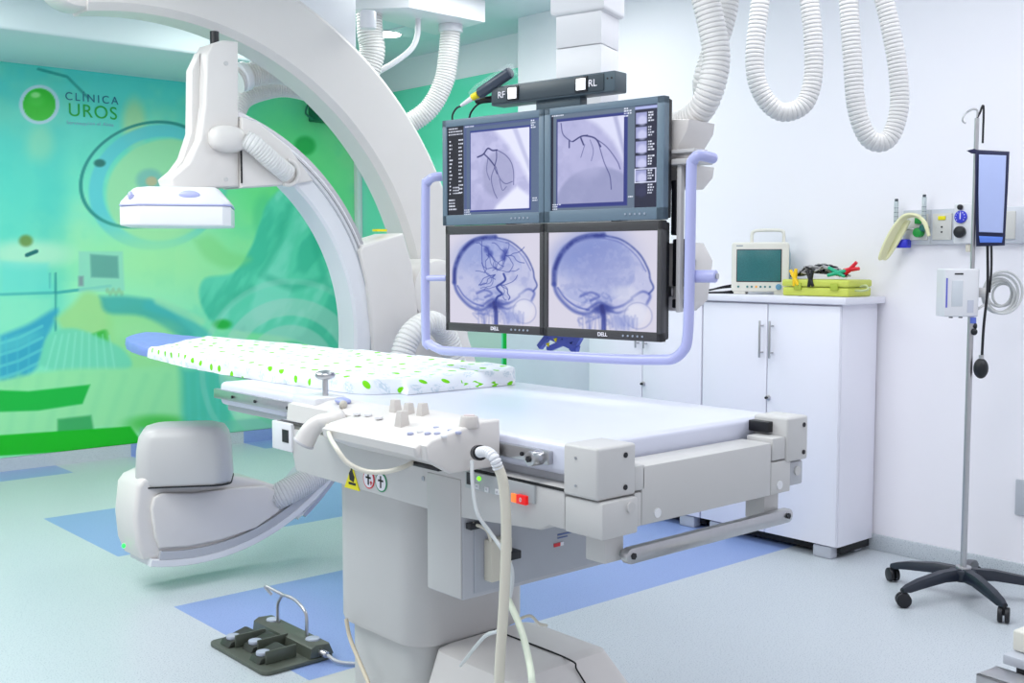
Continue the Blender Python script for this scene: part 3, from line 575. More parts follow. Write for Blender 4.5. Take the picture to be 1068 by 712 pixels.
# tube housing
def tz(px, py): p = ony(px, py, 4.42); return (p.x, p.z)
body = [tz(*q) for q in [(143, 508), (149, 500), (162, 494), (200, 497), (242, 496), (270, 500), (292, 507), (300, 516), (301, 537), (280, 556), (252, 566), (200, 578), (166, 584), (150, 584), (143, 568), (140, 540)]]
th = prism('tube_housing', body, 4.42, 4.64, 'y', WARM, ca, .022, 5)
arc_band('housing_rail', 2.08, 1.06, .895, .93, 4.40, 4.425, -101, -50, GREY, th, 40)
arc_band('housing_rim', 2.08, 1.06, .93, .962, 4.40, 4.62, -103, -30, WHITE, th, 50, .004)
prism('side_panel', [tz(*q) for q in [(160, 560), (156, 530), (159, 518), (168, 513), (200, 513), (240, 508), (276, 506), (288, 512), (290, 532), (265, 550), (230, 562), (195, 569), (165, 571)]], 4.40, 4.425, 'y', WARM, th, .010, 3)
def cap_ring(cx, cy, hx, hy, r, z): return [(cx+(x*math.cos(RD)-y*math.sin(RD)), cy+(x*math.sin(RD)+y*math.cos(RD)), z) for x, y in rrect(-hx, hx, -hy, hy, r, 8)]
cx_, cy_ = 2.065, 4.485
loft('tube_cap', [cap_ring(cx_, cy_, .195, .15, .07, .455), cap_ring(cx_, cy_, .198, .155, .07, .47), cap_ring(cx_, cy_, .192, .15, .07, .60), cap_ring(cx_, cy_, .183, .14, .07, .655), cap_ring(cx_, cy_, .165, .125, .07, .685), cap_ring(cx_, cy_, .13, .095, .06, .697)], BEIGE, th, smooth=70)
loft('cap_seam', [cap_ring(cx_, cy_, .199, .156, .07, .45), cap_ring(cx_, cy_, .199, .156, .07, .456)], DARK, th)
p = ony(126, 572, 4.5); ellipsoid('green_lamp', ony(129, 569, 4.52), .008, .008, .010, mat('lamp_green', (60, 240, 90), .3, emit=(40, 255, 90), es=1.2), th)
hose('tube_hose', [ony(285, 520, 4.45), ony(300, 512, 4.42), ony(325, 498, 4.42), ony(345, 480, 4.45), ony(365, 455, 4.5)], .062, HOSE, th, .016, .06)
# sleeve and joint
sv = [(p.x, p.z) for p in [ony(a, b, 4.44) for a, b in [(376, 262), (379, 256), (421, 243), (430, 275), (437, 330), (436, 390), (392, 390), (389, 340), (384, 295)]]]
sl = prism('arm_sleeve', sv, 4.44, 4.70, 'y', WARM, ca, .012, 3)
p = onz(396, 247, 1.556); 
prism('yellow_sticker', [(3.10, 4.52), (3.16, 4.52), (3.16, 4.56), (3.10, 4.56)], 1.545, 1.556, 'z', YEL, sl, 0)
cyl('arm_joint', (3.43, 4.44, 1.24), (3.43, 4.70, 1.24), .17, WARM, ca, 40, bv=.03)
hose('stand_hose', [ony(415, 400, 4.25), ony(421, 365, 4.25), ony(432, 345, 4.25), ony(450, 336, 4.27), ony(465, 350, 4.3), ony(475, 380, 4.3)], .058, HOSE, ca, .028, .10)
st = loft('arm_stand', [rr3(3.15, 3.85, 4.30, 4.70, .08, 0), rr3(3.2, 3.75, 4.34, 4.70, .08, .5), rr3(3.25, 3.66, 4.40, 4.70, .08, .9), rr3(3.3, 3.58, 4.46, 4.70, .06, 1.2)], WARM, ca)
# ================================================================ OUTER ARCH
ar = thing('imaging_arch', 'outer thick white ceiling-hung imaging arch sweeping from the top left down behind the screens', 'imaging arm', (2.06, 4.75, 2.96))
arc_band('arch', 2.07, 1.03, 1.45, 1.79, 4.72, 4.93, 101, -12, WARM, ar, 110, .03)
q = [(2.07+1.63*math.cos(math.radians(101)), 1.03+1.63*math.sin(math.radians(101)))][0]
cyl('arch_end', (q[0], 4.735, q[1]-.03), (q[0], 4.915, q[1]-.03), .14, WARM, ar, 32, bv=.03)
pc = [(p.x, p.z) for p in [ony(a, b, 4.74) for a, b in [(290, 20), (375, 9), (375, 66)]]]
box('ceiling_carriage', 2.50, 3.14, 4.745, 4.92, 2.44, 2.955, WHITE, ar, .008)
box('carriage_plate', 2.3, 3.3, 4.68, 5.02, 2.925, 2.958, WHITE, ar, .005)
sk = cyl('lamp_socket', ond(384, 30, 5.55), ond(384, 12, 5.55), .04, WHITE, ar, 24, bv=.004)
# hoses over the arch
hh = thing('ribbed_hose', 'upper of two white ribbed hoses behind the detector column, with a round end flange', 'hose', (2.7, 5.05, 2.96), 0, 'ribbed hoses behind the detector column')
hh2 = thing('ribbed_hose', 'lower of two white ribbed hoses behind the detector column, curving down at its left end', 'hose', (2.7, 5.2, 2.96), 0, 'ribbed hoses behind the detector column')
hose('hose', [ony(247, 84, 5.06), ony(262, 78, 5.06), ony(290, 75, 5.06), ony(320, 84, 5.06), ony(350, 105, 5.08)], .062, HOSE, hh, .02, .09)
hose('hose', [ony(245, 122, 5.2), ony(254, 104, 5.2), ony(275, 95, 5.2), ony(300, 92, 5.2), ony(335, 100, 5.2)], .048, HOSE, hh2, .02, .09)
cyl('flange', ony(253, 80, 5.05)+Vector((-.01, 0, -.005)), ony(257, 79, 5.05), .072, WHITE, hh, 28, bv=.004)
tube('guide_rod', [ony(262, 66, 5.03), ony(290, 60, 5.03), ony(300, 20, 5.1), ony(300, -40, 5.1)], .012, WHITE, hh, 10)
# ================================================================ ceiling plate with hoses
pl = thing('ceiling_plate', 'flat white ceiling-mounted utility plate left of the screens, with pipe fittings', 'ceiling plate', (3.9, 4.9, 2.96))
c4 = [onz(300, 10, 2.86), onz(396, 0, 2.86), onz(506, 24, 2.86), onz(455, 39, 2.86), onz(427, 32, 2.86), onz(385, 20, 2.86)]
c4 = [onz(360, 10, 2.80), onz(427, 8, 2.80), onz(506, 23.5, 2.80), onz(455, 37, 2.80)]
prism('plate', [(p.x, p.y) for p in c4], 2.80, 2.93, 'z', WHITE, pl, .006)
cxp = sum((p for p in c4), Vector())/4
box('plate_mount', cxp.x-.1, cxp.x+.1, cxp.y-.1, cxp.y+.1, 2.925, 2.96, WHITE, pl, .004)
dp = onz(470, 27, 2.795); Dh = dp.x*math.sin(YAW)+dp.y*math.cos(YAW)
cyl('flange', dp+Vector((0, 0, .006)), dp-Vector((0, 0, .04)), .072, WHITE, pl, 28, bv=.006)
hose('hose', [ond(470, 27, Dh), ond(468, 55, Dh), ond(463, 85, Dh), ond(448, 113, Dh), ond(425, 130, Dh), ond(405, 140, Dh)], .062, HOSE, pl, .024, .10)
d2 = onz(436, 20, 2.80); D2 = d2.x*math.sin(YAW)+d2.y*math.cos(YAW)
tube('pipe', [ond(436, 18, D2), ond(435, 38, D2), ond(428, 52, D2), ond(410, 66, D2), ond(392, 76, D2), ond(372, 86, D2)], .017, WHITE, pl, 12)
hose('hose', [ond(385, 10, 6.4), ond(386, 35, 6.4), ond(388, 55, 6.4), ond(380, 85, 6.4)], .075, HOSE, pl, .024, .10)
tag(box('ceiling_access_panel', 4.4, 4.8, 6.0, 6.35, 2.952, 2.96, CEIL, None, .002), 'thin flush access hatch in the ceiling between the hoses and the green wall', 'hatch')
lp = onz(396, 42, 2.957)
dl = thing('ceiling_downlight', 'glowing recessed ceiling downlight above the outer arch', 'ceiling light', (3.55, 5.0, 2.955))
lp = onz(404, 36, 2.95)
cyl('trim_ring', lp+Vector((0, 0, .008)), lp, .11, WHITE, dl, 32, bv=.003); cyl('lens', lp, lp-Vector((0, 0, .004)), .09, mat('lit_lens', (255, 255, 255), .3, emit=(255, 255, 250), es=14), dl, 32)
# dark green box on the mural wall
wb = thing('wall_speaker', 'small dark green box on the mural wall beneath the hoses', 'speaker', (4.7, 7.6, 2.5))
a = ony(328, 103, 7.6); b = ony(350, 128, 7.6)
DG = mat('deep_green_plastic', (22, 110, 84), .5)
bx_ = box('cabinet', a.x, b.x, 7.54, 7.70, b.z, a.z, DG, wb, .012); c_ = (a+b)/2; cyl('cone', (c_.x+.01, 7.541, c_.z), (c_.x+.01, 7.53, c_.z), .05, mat('speaker_cone', (10, 60, 44), .6), wb, 24)
tube('bracket', [ony(330, 102, 7.56), ony(322, 108, 7.56), ony(319, 118, 7.56), ony(326, 124, 7.56)], .008, DG, wb, 8)
# ================================================================ CEILING HOSES right
def hang(label, px, r=.064, D=4.0, D1=None):
    t = thing('ribbed_hose', label, 'hose', ond(px[0][0], px[0][1], D)[:2]+(2.96,), 0, 'ribbed hoses looping down from the ceiling')
    n = len(px); pts = [ond(x, y, D+((D1 or D)-D)*i/(n-1)) for i, (x, y) in enumerate(px)]
    if px[0][1] < 0: pts[0].z = 2.955
    if px[-1][1] < 0: pts[-1].z = 2.955
    hose('hose', pts, r, HOSE, t, .021, .09)
    if px[0][1] < 0: cyl('ceiling_collar', pts[0]-Vector((0, 0, .05)), pts[0], r*1.25, WHITE, t, 28, bv=.004)
    if px[-1][1] < 0: cyl('ceiling_collar', pts[-1]-Vector((0, 0, .05)), pts[-1], r*1.25, WHITE, t, 28, bv=.004)
    return t
R_ = 4.0*9.7/1150
hang('white ribbed hose loop hanging from the ceiling, left and shorter of the two loops', [(805, -175), (797, -60), (793, 0), (787, 60), (792, 92), (806, 112), (822, 117), (840, 107), (848, 80), (848, 40), (844, 0), (838, -60), (830, -175)], R_, 4.0)
hang('white ribbed hose loop hanging from the ceiling, rightmost and longest of the two loops', [(878, -175), (883, -60), (885, 0), (889, 60), (893, 110), (903, 140), (917, 149), (930, 140), (938, 110), (936, 70), (929, 30), (922, 0), (905, -60), (890, -175)], R_, 4.0)
hb = thing('ribbed_hose', 'white ribbed hose running from the ceiling into the back of the screens', 'hose', (2.45, 1.95, 2.96), 0, 'ribbed hoses feeding the screens')
rh = 3.05*14.5/1150
pp = [ond(698, 131, 3.2), ond(715, 127, 3.14), ond(731, 114, 3.08), ond(742, 90, 3.05), ond(747, 60, 3.05), ond(743, 30, 3.05), ond(736, 0, 3.05), ond(722, -60, 3.05), ond(716, -140, 3.05)]; pp.append(Vector((pp[-1].x, pp[-1].y, 2.955)))
hose('hose', pp, rh, HOSE, hb, .019, .085, 24)
hb2 = thing('ribbed_hose', 'white ribbed hose hanging behind the front feed hose beside the screens', 'hose', (2.6, 2.1, 2.96), 0, 'ribbed hoses feeding the screens')
pp = [ond(738, 108, 3.4), ond(735, 85, 3.3), ond(745, 50, 3.3), ond(757, 10, 3.3), ond(760, -40, 3.3), ond(756, -120, 3.3)]; pp.append(Vector((pp[-1].x, pp[-1].y, 2.955)))
hose('hose', pp, .036, HOSE, hb2, .019, .085, 20)
# ================================================================ DISPLAY BANK
ML = Vector((2.165, 2.785, 0)); MR = Vector((2.278, 1.964, 0)); dv = (MR-ML); MW = dv.length; MA = math.atan2(dv.y, dv.x)
MM = Matrix.Translation(ML) @ Matrix.Rotation(MA, 4, 'Z')
def L2W(x, y, z): return MM @ Vector((x, y, z))
BZG = mat('slate_bezel', (96, 116, 132), .45); BZD = mat('charcoal_bezel', (62, 62, 64), .4); SCR = print_mat('screen_glow', .25, 1.0)
def screen(parent, x0, x1, z0, z1, fn, xr, n=260, y=-.0015):
    nx = n; ny = int(n*(z1-z0)/(x1-x0)); xs = np.linspace(x0, x1, nx+1); zs = np.linspace(z0, z1, ny+1)
    V = np.zeros((ny+1, nx+1, 3)); V[..., 0] = xs[None]; V[..., 1] = y; V[..., 2] = zs[:, None]
    X, Y = np.meshgrid(np.linspace(0, xr, nx+1), np.linspace(100, 0, ny+1))
    return colour_grid('screen', V, nx, ny, fn(X, Y), SCR, parent, True)
NAVY = (28, 38, 110); LS = (196, 198, 232)
def scribble(p, x0, y0, rows, wmax, dy=2.4, h=.7, col=(235, 240, 255), seed=1, gap=.25):
    r = random.Random(seed)
    for k in range(rows):
        x = x0; end = x0+wmax*r.uniform(.55, 1)
        while x < end:
            w_ = r.uniform(.8, 2.4); p.poly([(x, y0+k*dy), (x+w_, y0+k*dy), (x+w_, y0+k*dy+h*1.6), (x, y0+k*dy+h*1.6)], col, .95, .25); x += w_+r.uniform(.4, .9)
def angio(p, x0, x1, y0, y1, right=False):
    X, Y = p.X, p.Y; m = ((X > x0) & (X < x1) & (Y > y0) & (Y < y1)).astype(float); q = Paint(X, Y, (168, 168, 208)); W = x1-x0; Hh = y1-y0
    U = lambda a, b: (x0+a*W, y0+b*Hh)
    q.mix(sstep(.3, .75, fbm(X, Y, 30, 31+right)), (190, 190, 226), .8); q.mix(sstep(.4, .7, fbm(X, Y, 9, 41)), (146, 148, 190), .35)
    if not right:
        q.poly([U(.35, -.05), U(.6, .15), U(.85, .45), U(1.05, .75), U(1.05, -.05)], (222, 224, 244), .9, 4); q.poly([U(.72, 0), U(.8, 0), U(1, .42), U(1, .55)], (150, 152, 196), .5, 2)
        q.ell(*U(.48, .56), .27*W, .30*Hh, (140, 142, 180), .15, .6); q.poly([U(.45, .95), U(.8, .72), U(1, .85), U(1, 1.02), U(.4, 1.02)], (226, 228, 246), .9, 3)
        V_ = [([(.12, .32), (.22, .29), (.30, .22), (.38, .25), (.46, .25)], 1.0), ([(.24, .29), (.33, .36), (.42, .45)], .9), ([(.45, .26), (.45, .36), (.42, .46), (.46, .55)], .7), ([(.46, .25), (.6, .32), (.7, .42), (.74, .55), (.74, .7)], .45), ([(.42, .46), (.36, .6), (.40, .76), (.46, .86)], .4), ([(.44, .46), (.5, .6), (.6, .68), (.72, .66)], .4), ([(.30, .35), (.28, .5), (.33, .62)], .3), ([(.5, .62), (.55, .76), (.62, .72)], .3)]
    else:
        q.poly([U(.35, -.05), U(.6, .08), U(.85, .3), U(1.05, .62), U(1.05, -.05)], (214, 216, 240), .9, 4); q.poly([U(.84, 0), U(.9, 0), U(1.02, .4), U(1, .5)], (140, 142, 186), .6, 2)
        q.ell(*U(.6, 1.0), .62*W, .42*Hh, (134, 138, 178), .06, .75); q.ell(*U(.45, .4), .35*W, .3*Hh, (176, 176, 214), .3, .5)
        V_ = [([(.05, .02), (.08, .15), (.18, .23), (.24, .25), (.36, .2), (.46, .19)], .6), ([(.24, .25), (.36, .2), (.45, .20), (.58, .24), (.66, .34)], .9), ([(.36, .22), (.4, .3)], 1.0), ([(.62, .28), (.7, .5), (.75, .6), (.8, .7), (.82, .85)], .5), ([(.58, .24), (.75, .35), (.9, .52), (.95, .62)], .5), ([(.42, .3), (.36, .45)], .3), ([(.5, .25), (.55, .38), (.52, .5)], .25), ([(.18, .24), (.18, .32)], .9)]
    for pts, wd in V_: q.line([tuple(a[:2]) for a in crv([(*U(*z), 0) for z in pts], 5)], wd*.75, (22, 26, 90), .4+.6*min(1, wd), .5)
    p.mix(m, (0, 0, 0), 1); p.c = p.c*(1-m[..., None])+q.c*m[..., None]
def s_ul(X, Y):
    p = Paint(X, Y, (80, 98, 128)); p.poly([(0, 0), (23, 0), (23, 100), (0, 100)], (4, 8, 26), 1, .3)
    p.poly([(24, 0), (27, 0), (122, 0), (122, 3), (27, 3), (27, 97), (24, 97)], (60, 72, 130), .6, .5)
    p.ring(70, 52, 46, 50, 0, NAVY, 0); p.poly([(32, 7), (112, 7), (112, 97), (32, 97)], (36, 50, 130), 1, .6); angio(p, 33, 110, 9, 95)
    scribble(p, 2, 2, 3, 20, 3.2, .9, seed=4); scribble(p, 3, 16, 15, 3, 4.2, .9, seed=5); scribble(p, 16, 15, 15, 5, 4.2, .9, seed=6); scribble(p, 8, 68, 3, 12, 3.2, .8, seed=7); scribble(p, 2, 82, 4, 12, 3.4, 1, seed=8); scribble(p, 25, 1.5, 1, 16, seed=9); scribble(p, 24, 94, 3, 10, 2.3, .6, seed=10); scribble(p, 112, 2, 4, 6, 2.4, .8, seed=11); scribble(p, 114, 84, 2, 7, seed=12)
    return p.c
def s_ur(X, Y):
    p = Paint(X, Y, (92, 108, 128)); p.poly([(0, 0), (3, 0), (3, 100), (0, 100)], (8, 12, 40), 1, .4); p.poly([(7, 5), (90, 5), (90, 97), (7, 97)], (30, 42, 120), 1, .8); angio(p, 8.5, 86, 8, 93, True)
    p.poly([(98, 0), (122, 0), (122, 100), (98, 100)], (14, 20, 50), 1, .3); p.ring(110, 50, 1, 1, 0, NAVY, 0)
    p.poly([(98, 1), (122, 1), (122, 4), (98, 4)], (180, 190, 240), .9, .4)
    for k in range(6):
        y = 7+k*14.0; 
        p.poly([(99, y), (111, y), (111, y+11), (99, y+11)], (150, 154, 200) if k < 5 else (30, 34, 70), 1, .4); p.ell(106, y+8, 5, 5, (206, 208, 240) if k < 5 else (40, 44, 80), .4, .7)
        scribble(p, 112.5, y, 4, 6, 2.6, .9, seed=30+k)
        if k == 4:
            for seg in ([(98.5, y-1), (121, y-1)], [(98.5, y+12), (121, y+12)], [(98.5, y-1), (98.5, y+12)], [(121, y-1), (121, y+12)]): p.line(seg, .5, (225, 230, 255), 1, .3)
    scribble(p, 1, .8, 1, 16, seed=19); scribble(p, 2, 93, 3, 10, 2.3, .6, seed=20); scribble(p, 86, 1, 4, 7, 2.4, .8, seed=21); scribble(p, 91, 88, 1, 5, seed=22)
    return p.c
def skull(seed, vessels):
    def f(X, Y):
        p = Paint(X, Y, (203, 200, 216)); N = fbm(X, Y, 26, seed); 
        p.poly(smoothp([(8, 42), (14, 22), (30, 8), (52, 5), (74, 10), (92, 26), (100, 46), (103, 60), (98, 78), (92, 92), (76, 97), (66, 88), (56, 78), (40, 82), (26, 78), (13, 62)]), (176, 180, 214), .9, 2.5)
        p.mix(sstep(.35, .65, N)*(np.hypot((X-45)/42, (Y-38)/36) < 1), (150, 160, 206), .55)
        p.ell(36, 20, 30, 16, (116, 134, 196), .9, .5 if vessels else .7, -20)
        if not vessels: p.ell(50, 24, 30, 22, (110, 124, 186), .9, .6); p.ell(50, 40, 20, 16, (140, 148, 200), .9, .4)
        # calvarium: thick dark back rim, thinner front
        back = [(56, 4), (40, 5), (26, 10), (14, 22), (7, 38), (6, 54)]; p.line([a[:2] for a in crv([(*q, 0) for q in back], 6)], 2.2, (18, 34, 122), .95, 2.4)
        p.line([a[:2] for a in crv([(*q, 0) for q in [(6, 54), (9, 64), (17, 74), (28, 82), (40, 84), (50, 79)]], 6)], 1.8, (44, 62, 150), .7, 1.8); p.line([a[:2] for a in crv([(*q, 0) for q in [(10, 58), (18, 69), (30, 77), (42, 80)]], 6)], .9, (60, 76, 160), .7, 1)
        p.line([a[:2] for a in crv([(*q, 0) for q in [(56, 4), (74, 9), (90, 22), (99, 38), (101, 48), (104, 56), (100, 62)]], 6)], .8, (50, 66, 140), .75, 1)
        p.line([a[:2] for a in crv([(*q, 0) for q in [(56, 7), (73, 12), (88, 25), (97, 40)]], 6)], .5, (90, 100, 170), .6, .8)
        p.mix(sstep(.45, .7, fbm(X, Y, 7, seed+5))*(np.hypot((X-50)/46, (Y-44)/42) < 1), (128, 138, 192), .35); p.mix(sstep(.5, .75, fbm(X, Y, 4, seed+9))*(np.hypot((X-62)/40, (Y-48)/40) < 1), (206, 208, 230), .12)
        # skull base
        for a in ([(50, 79), (56, 76), (66, 77), (76, 74), (84, 68)], [(58, 78), (70, 82), (80, 78)], [(40, 80), (52, 72), (60, 76)], [(84, 66), (94, 60), (101, 64), (98, 72)], [(34, 66), (44, 62), (52, 66), (44, 70)]): p.line([b[:2] for b in crv([(*q, 0) for q in a], 5)], 1.1, (60, 74, 156), .6, 1.4)
        r = random.Random(seed)
        for k in range(34):
            x, y = r.uniform(34, 66), r.uniform(62, 90); p.line([b[:2] for b in crv([(x, y, 0), (x+r.uniform(-6, 6), y+r.uniform(-4, 4), 0), (x+r.uniform(-8, 8), y+r.uniform(-2, 8), 0)], 4)], .5, (84, 98, 172), .28, 1.6)
        p.ell(56, 78, 9, 5, (30, 44, 130), .7, .8); p.ell(88, 82, 12, 12, (216, 216, 228), .5, .8); p.ring(90, 84, 13, 13, .6, (120, 128, 180), .5, 0, 1); p.ell(78, 62, 12, 7, (206, 208, 224), .6, .6); p.ell(74, 92, 10, 9, (150, 160, 206), .6, .5)
        p.line([(55, 76), (57, 86), (57, 101)], 2.2, (18, 30, 116), .95, 1.4)
        for k in range(12): x = 36+k*2.2; p.line([(x, 84+k % 3), (x+3*math.sin(k), 100)], .4, (90, 104, 176), .3, 1.6)
        for k in range(16): p.line([(62+k*1.8, 84+r.uniform(0, 5)), (64+k*1.6+r.uniform(-3, 3), 92+r.uniform(0, 8))], .5, (110, 122, 186), .3, 1.6)
        if vessels:
            p.line([b[:2] for b in crv([(*q, 0) for q in [(56, 78), (58, 70), (64, 66), (60, 62), (58, 58), (64, 54), (68, 50), (66, 44)]], 6)], 1.1, (20, 40, 130), .9, .8)
            for k in range(26):
                x, y = r.choice([(62, 56), (48, 22), (68, 24), (60, 40), (56, 45)]); pts = [(x, y, 0)]
                ang = r.uniform(0, 2*PI)
                for s_ in range(5): ang += r.uniform(-.9, .9); x += 5*math.cos(ang); y += 4.5*math.sin(ang); pts.append((x, y, 0))
                pts = [(min(96, max(12, a)), min(72, max(10, b)), 0) for a, b, _ in pts]; p.line([b[:2] for b in crv(pts, 4)], r.uniform(.1, .35), (40, 56, 140), .7, .55)
            for c in ((46, 17), (50, 22), (68, 20), (66, 26)): p.ell(c[0], c[1], 3.2, 3.5, (30, 46, 140), .7, .7)
            p.line([b[:2] for b in crv([(40, 8, 0), (40, 20, 0), (41, 34, 0), (46, 44, 0), (56, 50, 0)], 5)], .4, (50, 66, 150), .8, .5)
        return p.c
    return f
def monitor(x0, x1, z0, z1, label, bez, fn, upper, bl=.026, bt=.022, bb=.03):
    t = thing('display_monitor', label, 'monitor', L2W((x0+x1)/2, 0, z0)[:], MA, 'display monitors in the four-screen bank')
    w2 = (x1-x0)/2; h = z1-z0
    fr = [(-w2, w2, 0, h), (-w2+bl, w2-bl, bb, h-bt)]
    # bezel as four bars, dished housing behind
    boxes('bezel', [(-w2+.001, w2-.001, -.006, .02, 0, bb), (-w2+.001, w2-.001, -.006, .02, h-bt, h), (-w2+.001, -w2+bl, -.006, .02, 0, h), (w2-bl, w2-.001, -.006, .02, 0, h)], bez, t, .002, local=True)
    loft('housing', [[(x, .02, z) for x, z in rrect(-w2+.004, w2-.004, .003, h-.003, .004)], [(x, .04, z) for x, z in rrect(-w2+.006, w2-.006, .005, h-.005, .005)], [(x, .065, z) for x, z in rrect(-w2+.05, w2-.05, .04, h-.04, .02)]], BLACK, t, local=True)
    screen(t, -w2+bl-.001, w2-bl+.001, bb-.001, h-bt+.001, fn, 123 if upper else 108)
    for k in range(5): cyl('button', (w2-.06-k*.016, -.0055, bb*.5), (w2-.06-k*.016, -.0085, bb*.5), .003, mat('pale_mark', (150, 160, 175), .4), t, 10, local=True)
    if not upper: text('brand_mark', 'DELL', .015, (0.01, -.0075, bb*.5), (1, 0, 0), (0, 0, 1), STW, t, True, bold=.0004)
    return t
hw = MW/2
monitor(0, hw, 1.5115, 1.84, 'upper left screen, slate frame, dark data column beside a heart vessel X-ray', BZG, s_ul, True, .02, .022, .032)
monitor(hw, MW, 1.5115, 1.84, 'upper right screen, slate frame, thumbnail strip right of a heart vessel X-ray', BZG, s_ur, True, .024, .02, .034)
monitor(.012, hw, 1.18, 1.51, 'lower left screen, black frame, skull X-ray with tangled blood vessels', BZD, skull(51, True), False, .016, .028, .026)
monitor(hw, MW-.004, 1.18, 1.51, 'lower right screen, black frame, hazy skull X-ray without the bright tangle', BZD, skull(77, False), False, .016, .028, .026)
fr = thing('monitor_rack', 'ceiling boom and pale blue tube frame carrying the four screens', 'monitor rack', MM @ Vector((hw, .1, 1.11)), MA)
fr.matrix_basis = Matrix.Translation(L2W(0, 0, 0)) @ Matrix.Rotation(MA, 4, 'Z'); fr.location = L2W(0, 0, 0); fr.rotation_euler = (0, 0, MA)
def loc_at(px, py, y):  # photo point to rack-local x,z on the plane local y
    u, v, z, f = ray(px, py); inv = MM.inverted(); o = inv @ Vector((0, 0, H)); d = inv.to_3x3() @ Vector((u, v, z)); t = (y-o.y)/d.y; q = o+d*t; return q
yb = .03
l = lambda px, py, y=yb: loc_at(px, py, y)
pts = [l(461, 184, .05), l(452, 185), l(446, 190), l(444, 202), l(444, 345), l(448, 358), l(458, 364)]
right = [l(690, 375, -.0), l(702, 374, -.0), l(712, 366, 0), l(717, 352, 0), l(719, 300, .0), l(721, 180, .0), l(723, 168, .0), l(729, 162, .0), l(744, 165, .06)]
P = crv(pts, 6)[:-1]+crv([l(458, 364), l(470, 366, .025), l(560, 370, .015), l(650, 374.5, .005), l(690, 375, 0)], 6)[:-1]+crv(right, 6)
bm = bmesh.new(); sweep_bm(bm, P, .0145, 16); from_bm('tube_frame', bm, LBLUE, fr, True, 50)
tube('cross_tube', [l(446, 290), l(466, 290, .04)], .010, LBLUE, fr, local=True, curve=False); cyl('tube_stub', l(716, 288, .02), l(747, 288, .03), .017, LBLUE, fr, 20, local=True, bv=.003)
for q in (l(746, 165.5, .062), l(748, 288, .031)): cyl('tube_end', q-Vector((.004, 0, 0)), q+Vector((.002, 0, 0)), .008, STEEL, fr, 12, local=True)
boxes('rear_rack', [(.02, MW-.02, .07, .085, 1.30, 1.33), (.02, MW-.02, .07, .085, 1.68, 1.71), (.2, .24, .07, .1, 1.22, 1.82), (.6, .64, .07, .1, 1.22, 1.82)], STEEL, fr, .003, local=True)
boxes('rear_arm', [(MW-.06, MW+.075, .04, .12, 1.66, 1.675), (MW-.05, MW+.065, .04, .11, 1.69, 1.70), (MW+.005, MW+.018, .05, .07, 1.26, 1.66), (MW+.03, MW+.045, .06, .08, 1.3, 1.66)], BEIGE, fr, .002, local=True)
prism('rear_housing', [(MW-.02, 1.68), (MW+.03, 1.75), (MW+.035, 1.78), (MW-.08, 1.79), (MW-.08, 1.68)], .06, .2, 'y', WARM, fr, .006, local=True)
prism('rear_housing', [(MW-.08, 1.60), (MW+.0, 1.60), (MW+.03, 1.63), (MW+.035, 1.66), (MW-.08, 1.66)], .10, .2, 'y', WARM, fr, .006, local=True)
prism('rear_housing', [(MW-.08, 1.26), (MW-.01, 1.26), (MW+.025, 1.29), (MW+.04, 1.40), (MW+.01, 1.45), (MW-.08, 1.45)], .10, .19, 'y', WARM, fr, .006, local=True)
boxes('cable_block', [(MW-.02, MW+.02, .07, .1, 1.33, 1.46), (MW-.02, MW+.03, .07, .1, 1.27, 1.295), (MW-.02, MW-.0, .06, .1, 1.47, 1.62)], BLACK, fr, .004, local=True)
# indicator bar above the screens
ib = thing('indicator_bar', 'long dark indicator bar with two lit squares above the screens', 'indicator', L2W(.45, .03, 1.84), MA)
ib.matrix_basis = fr.matrix_basis.copy(); ib.location = fr.location; ib.rotation_euler = fr.rotation_euler
SL = mat('slate_plastic', (72, 88, 98), .4)
z0, z1 = l(512, 113, .0).z, l(512, 96, .0).z
q0 = l(512, 100, 0).x; q1 = l(641, 90, 0).x
box('bar', q0, q1, 0.0, .06, 1.868, 1.925, SL, ib, .004, local=True); box('bar_front', q0+.006, q1-.035, -.004, .001, 1.873, 1.920, mat('slate_dark', (52, 64, 72), .4), ib, .002, local=True)
WL = mat('lit_white', (250, 252, 255), .3, emit=(250, 252, 255), es=.9)
for px, s in ((536, 'F'), (607.5, 'L')):
    x = l(px, 98, 0).x; box('frame', x-.022, x+.022, -.008, -.003, 1.876, 1.918, BLACK, ib, .001, local=True); box('lit_square', x-.016, x+.016, -.010, -.007, 1.881, 1.913, WL, ib, .001, local=True)
for px, s in ((524, 'RF'), (619, 'RL')): text('lettering', s, .028, (l(px, 98, 0).x, -.005, 1.896), (1, 0, 0), (0, 0, 1), STW, ib, True)
for x in (q1-.024, q1-.01): cyl('screw', (x, -.001, 1.905), (x, .003, 1.905), .003, BLACK, ib, 10, local=True)
box('bar_foot', l(560, 110, 0.02).x, l(606, 110, 0.02).x, .015, .05, 1.84, 1.87, SL, ib, .003, local=True)
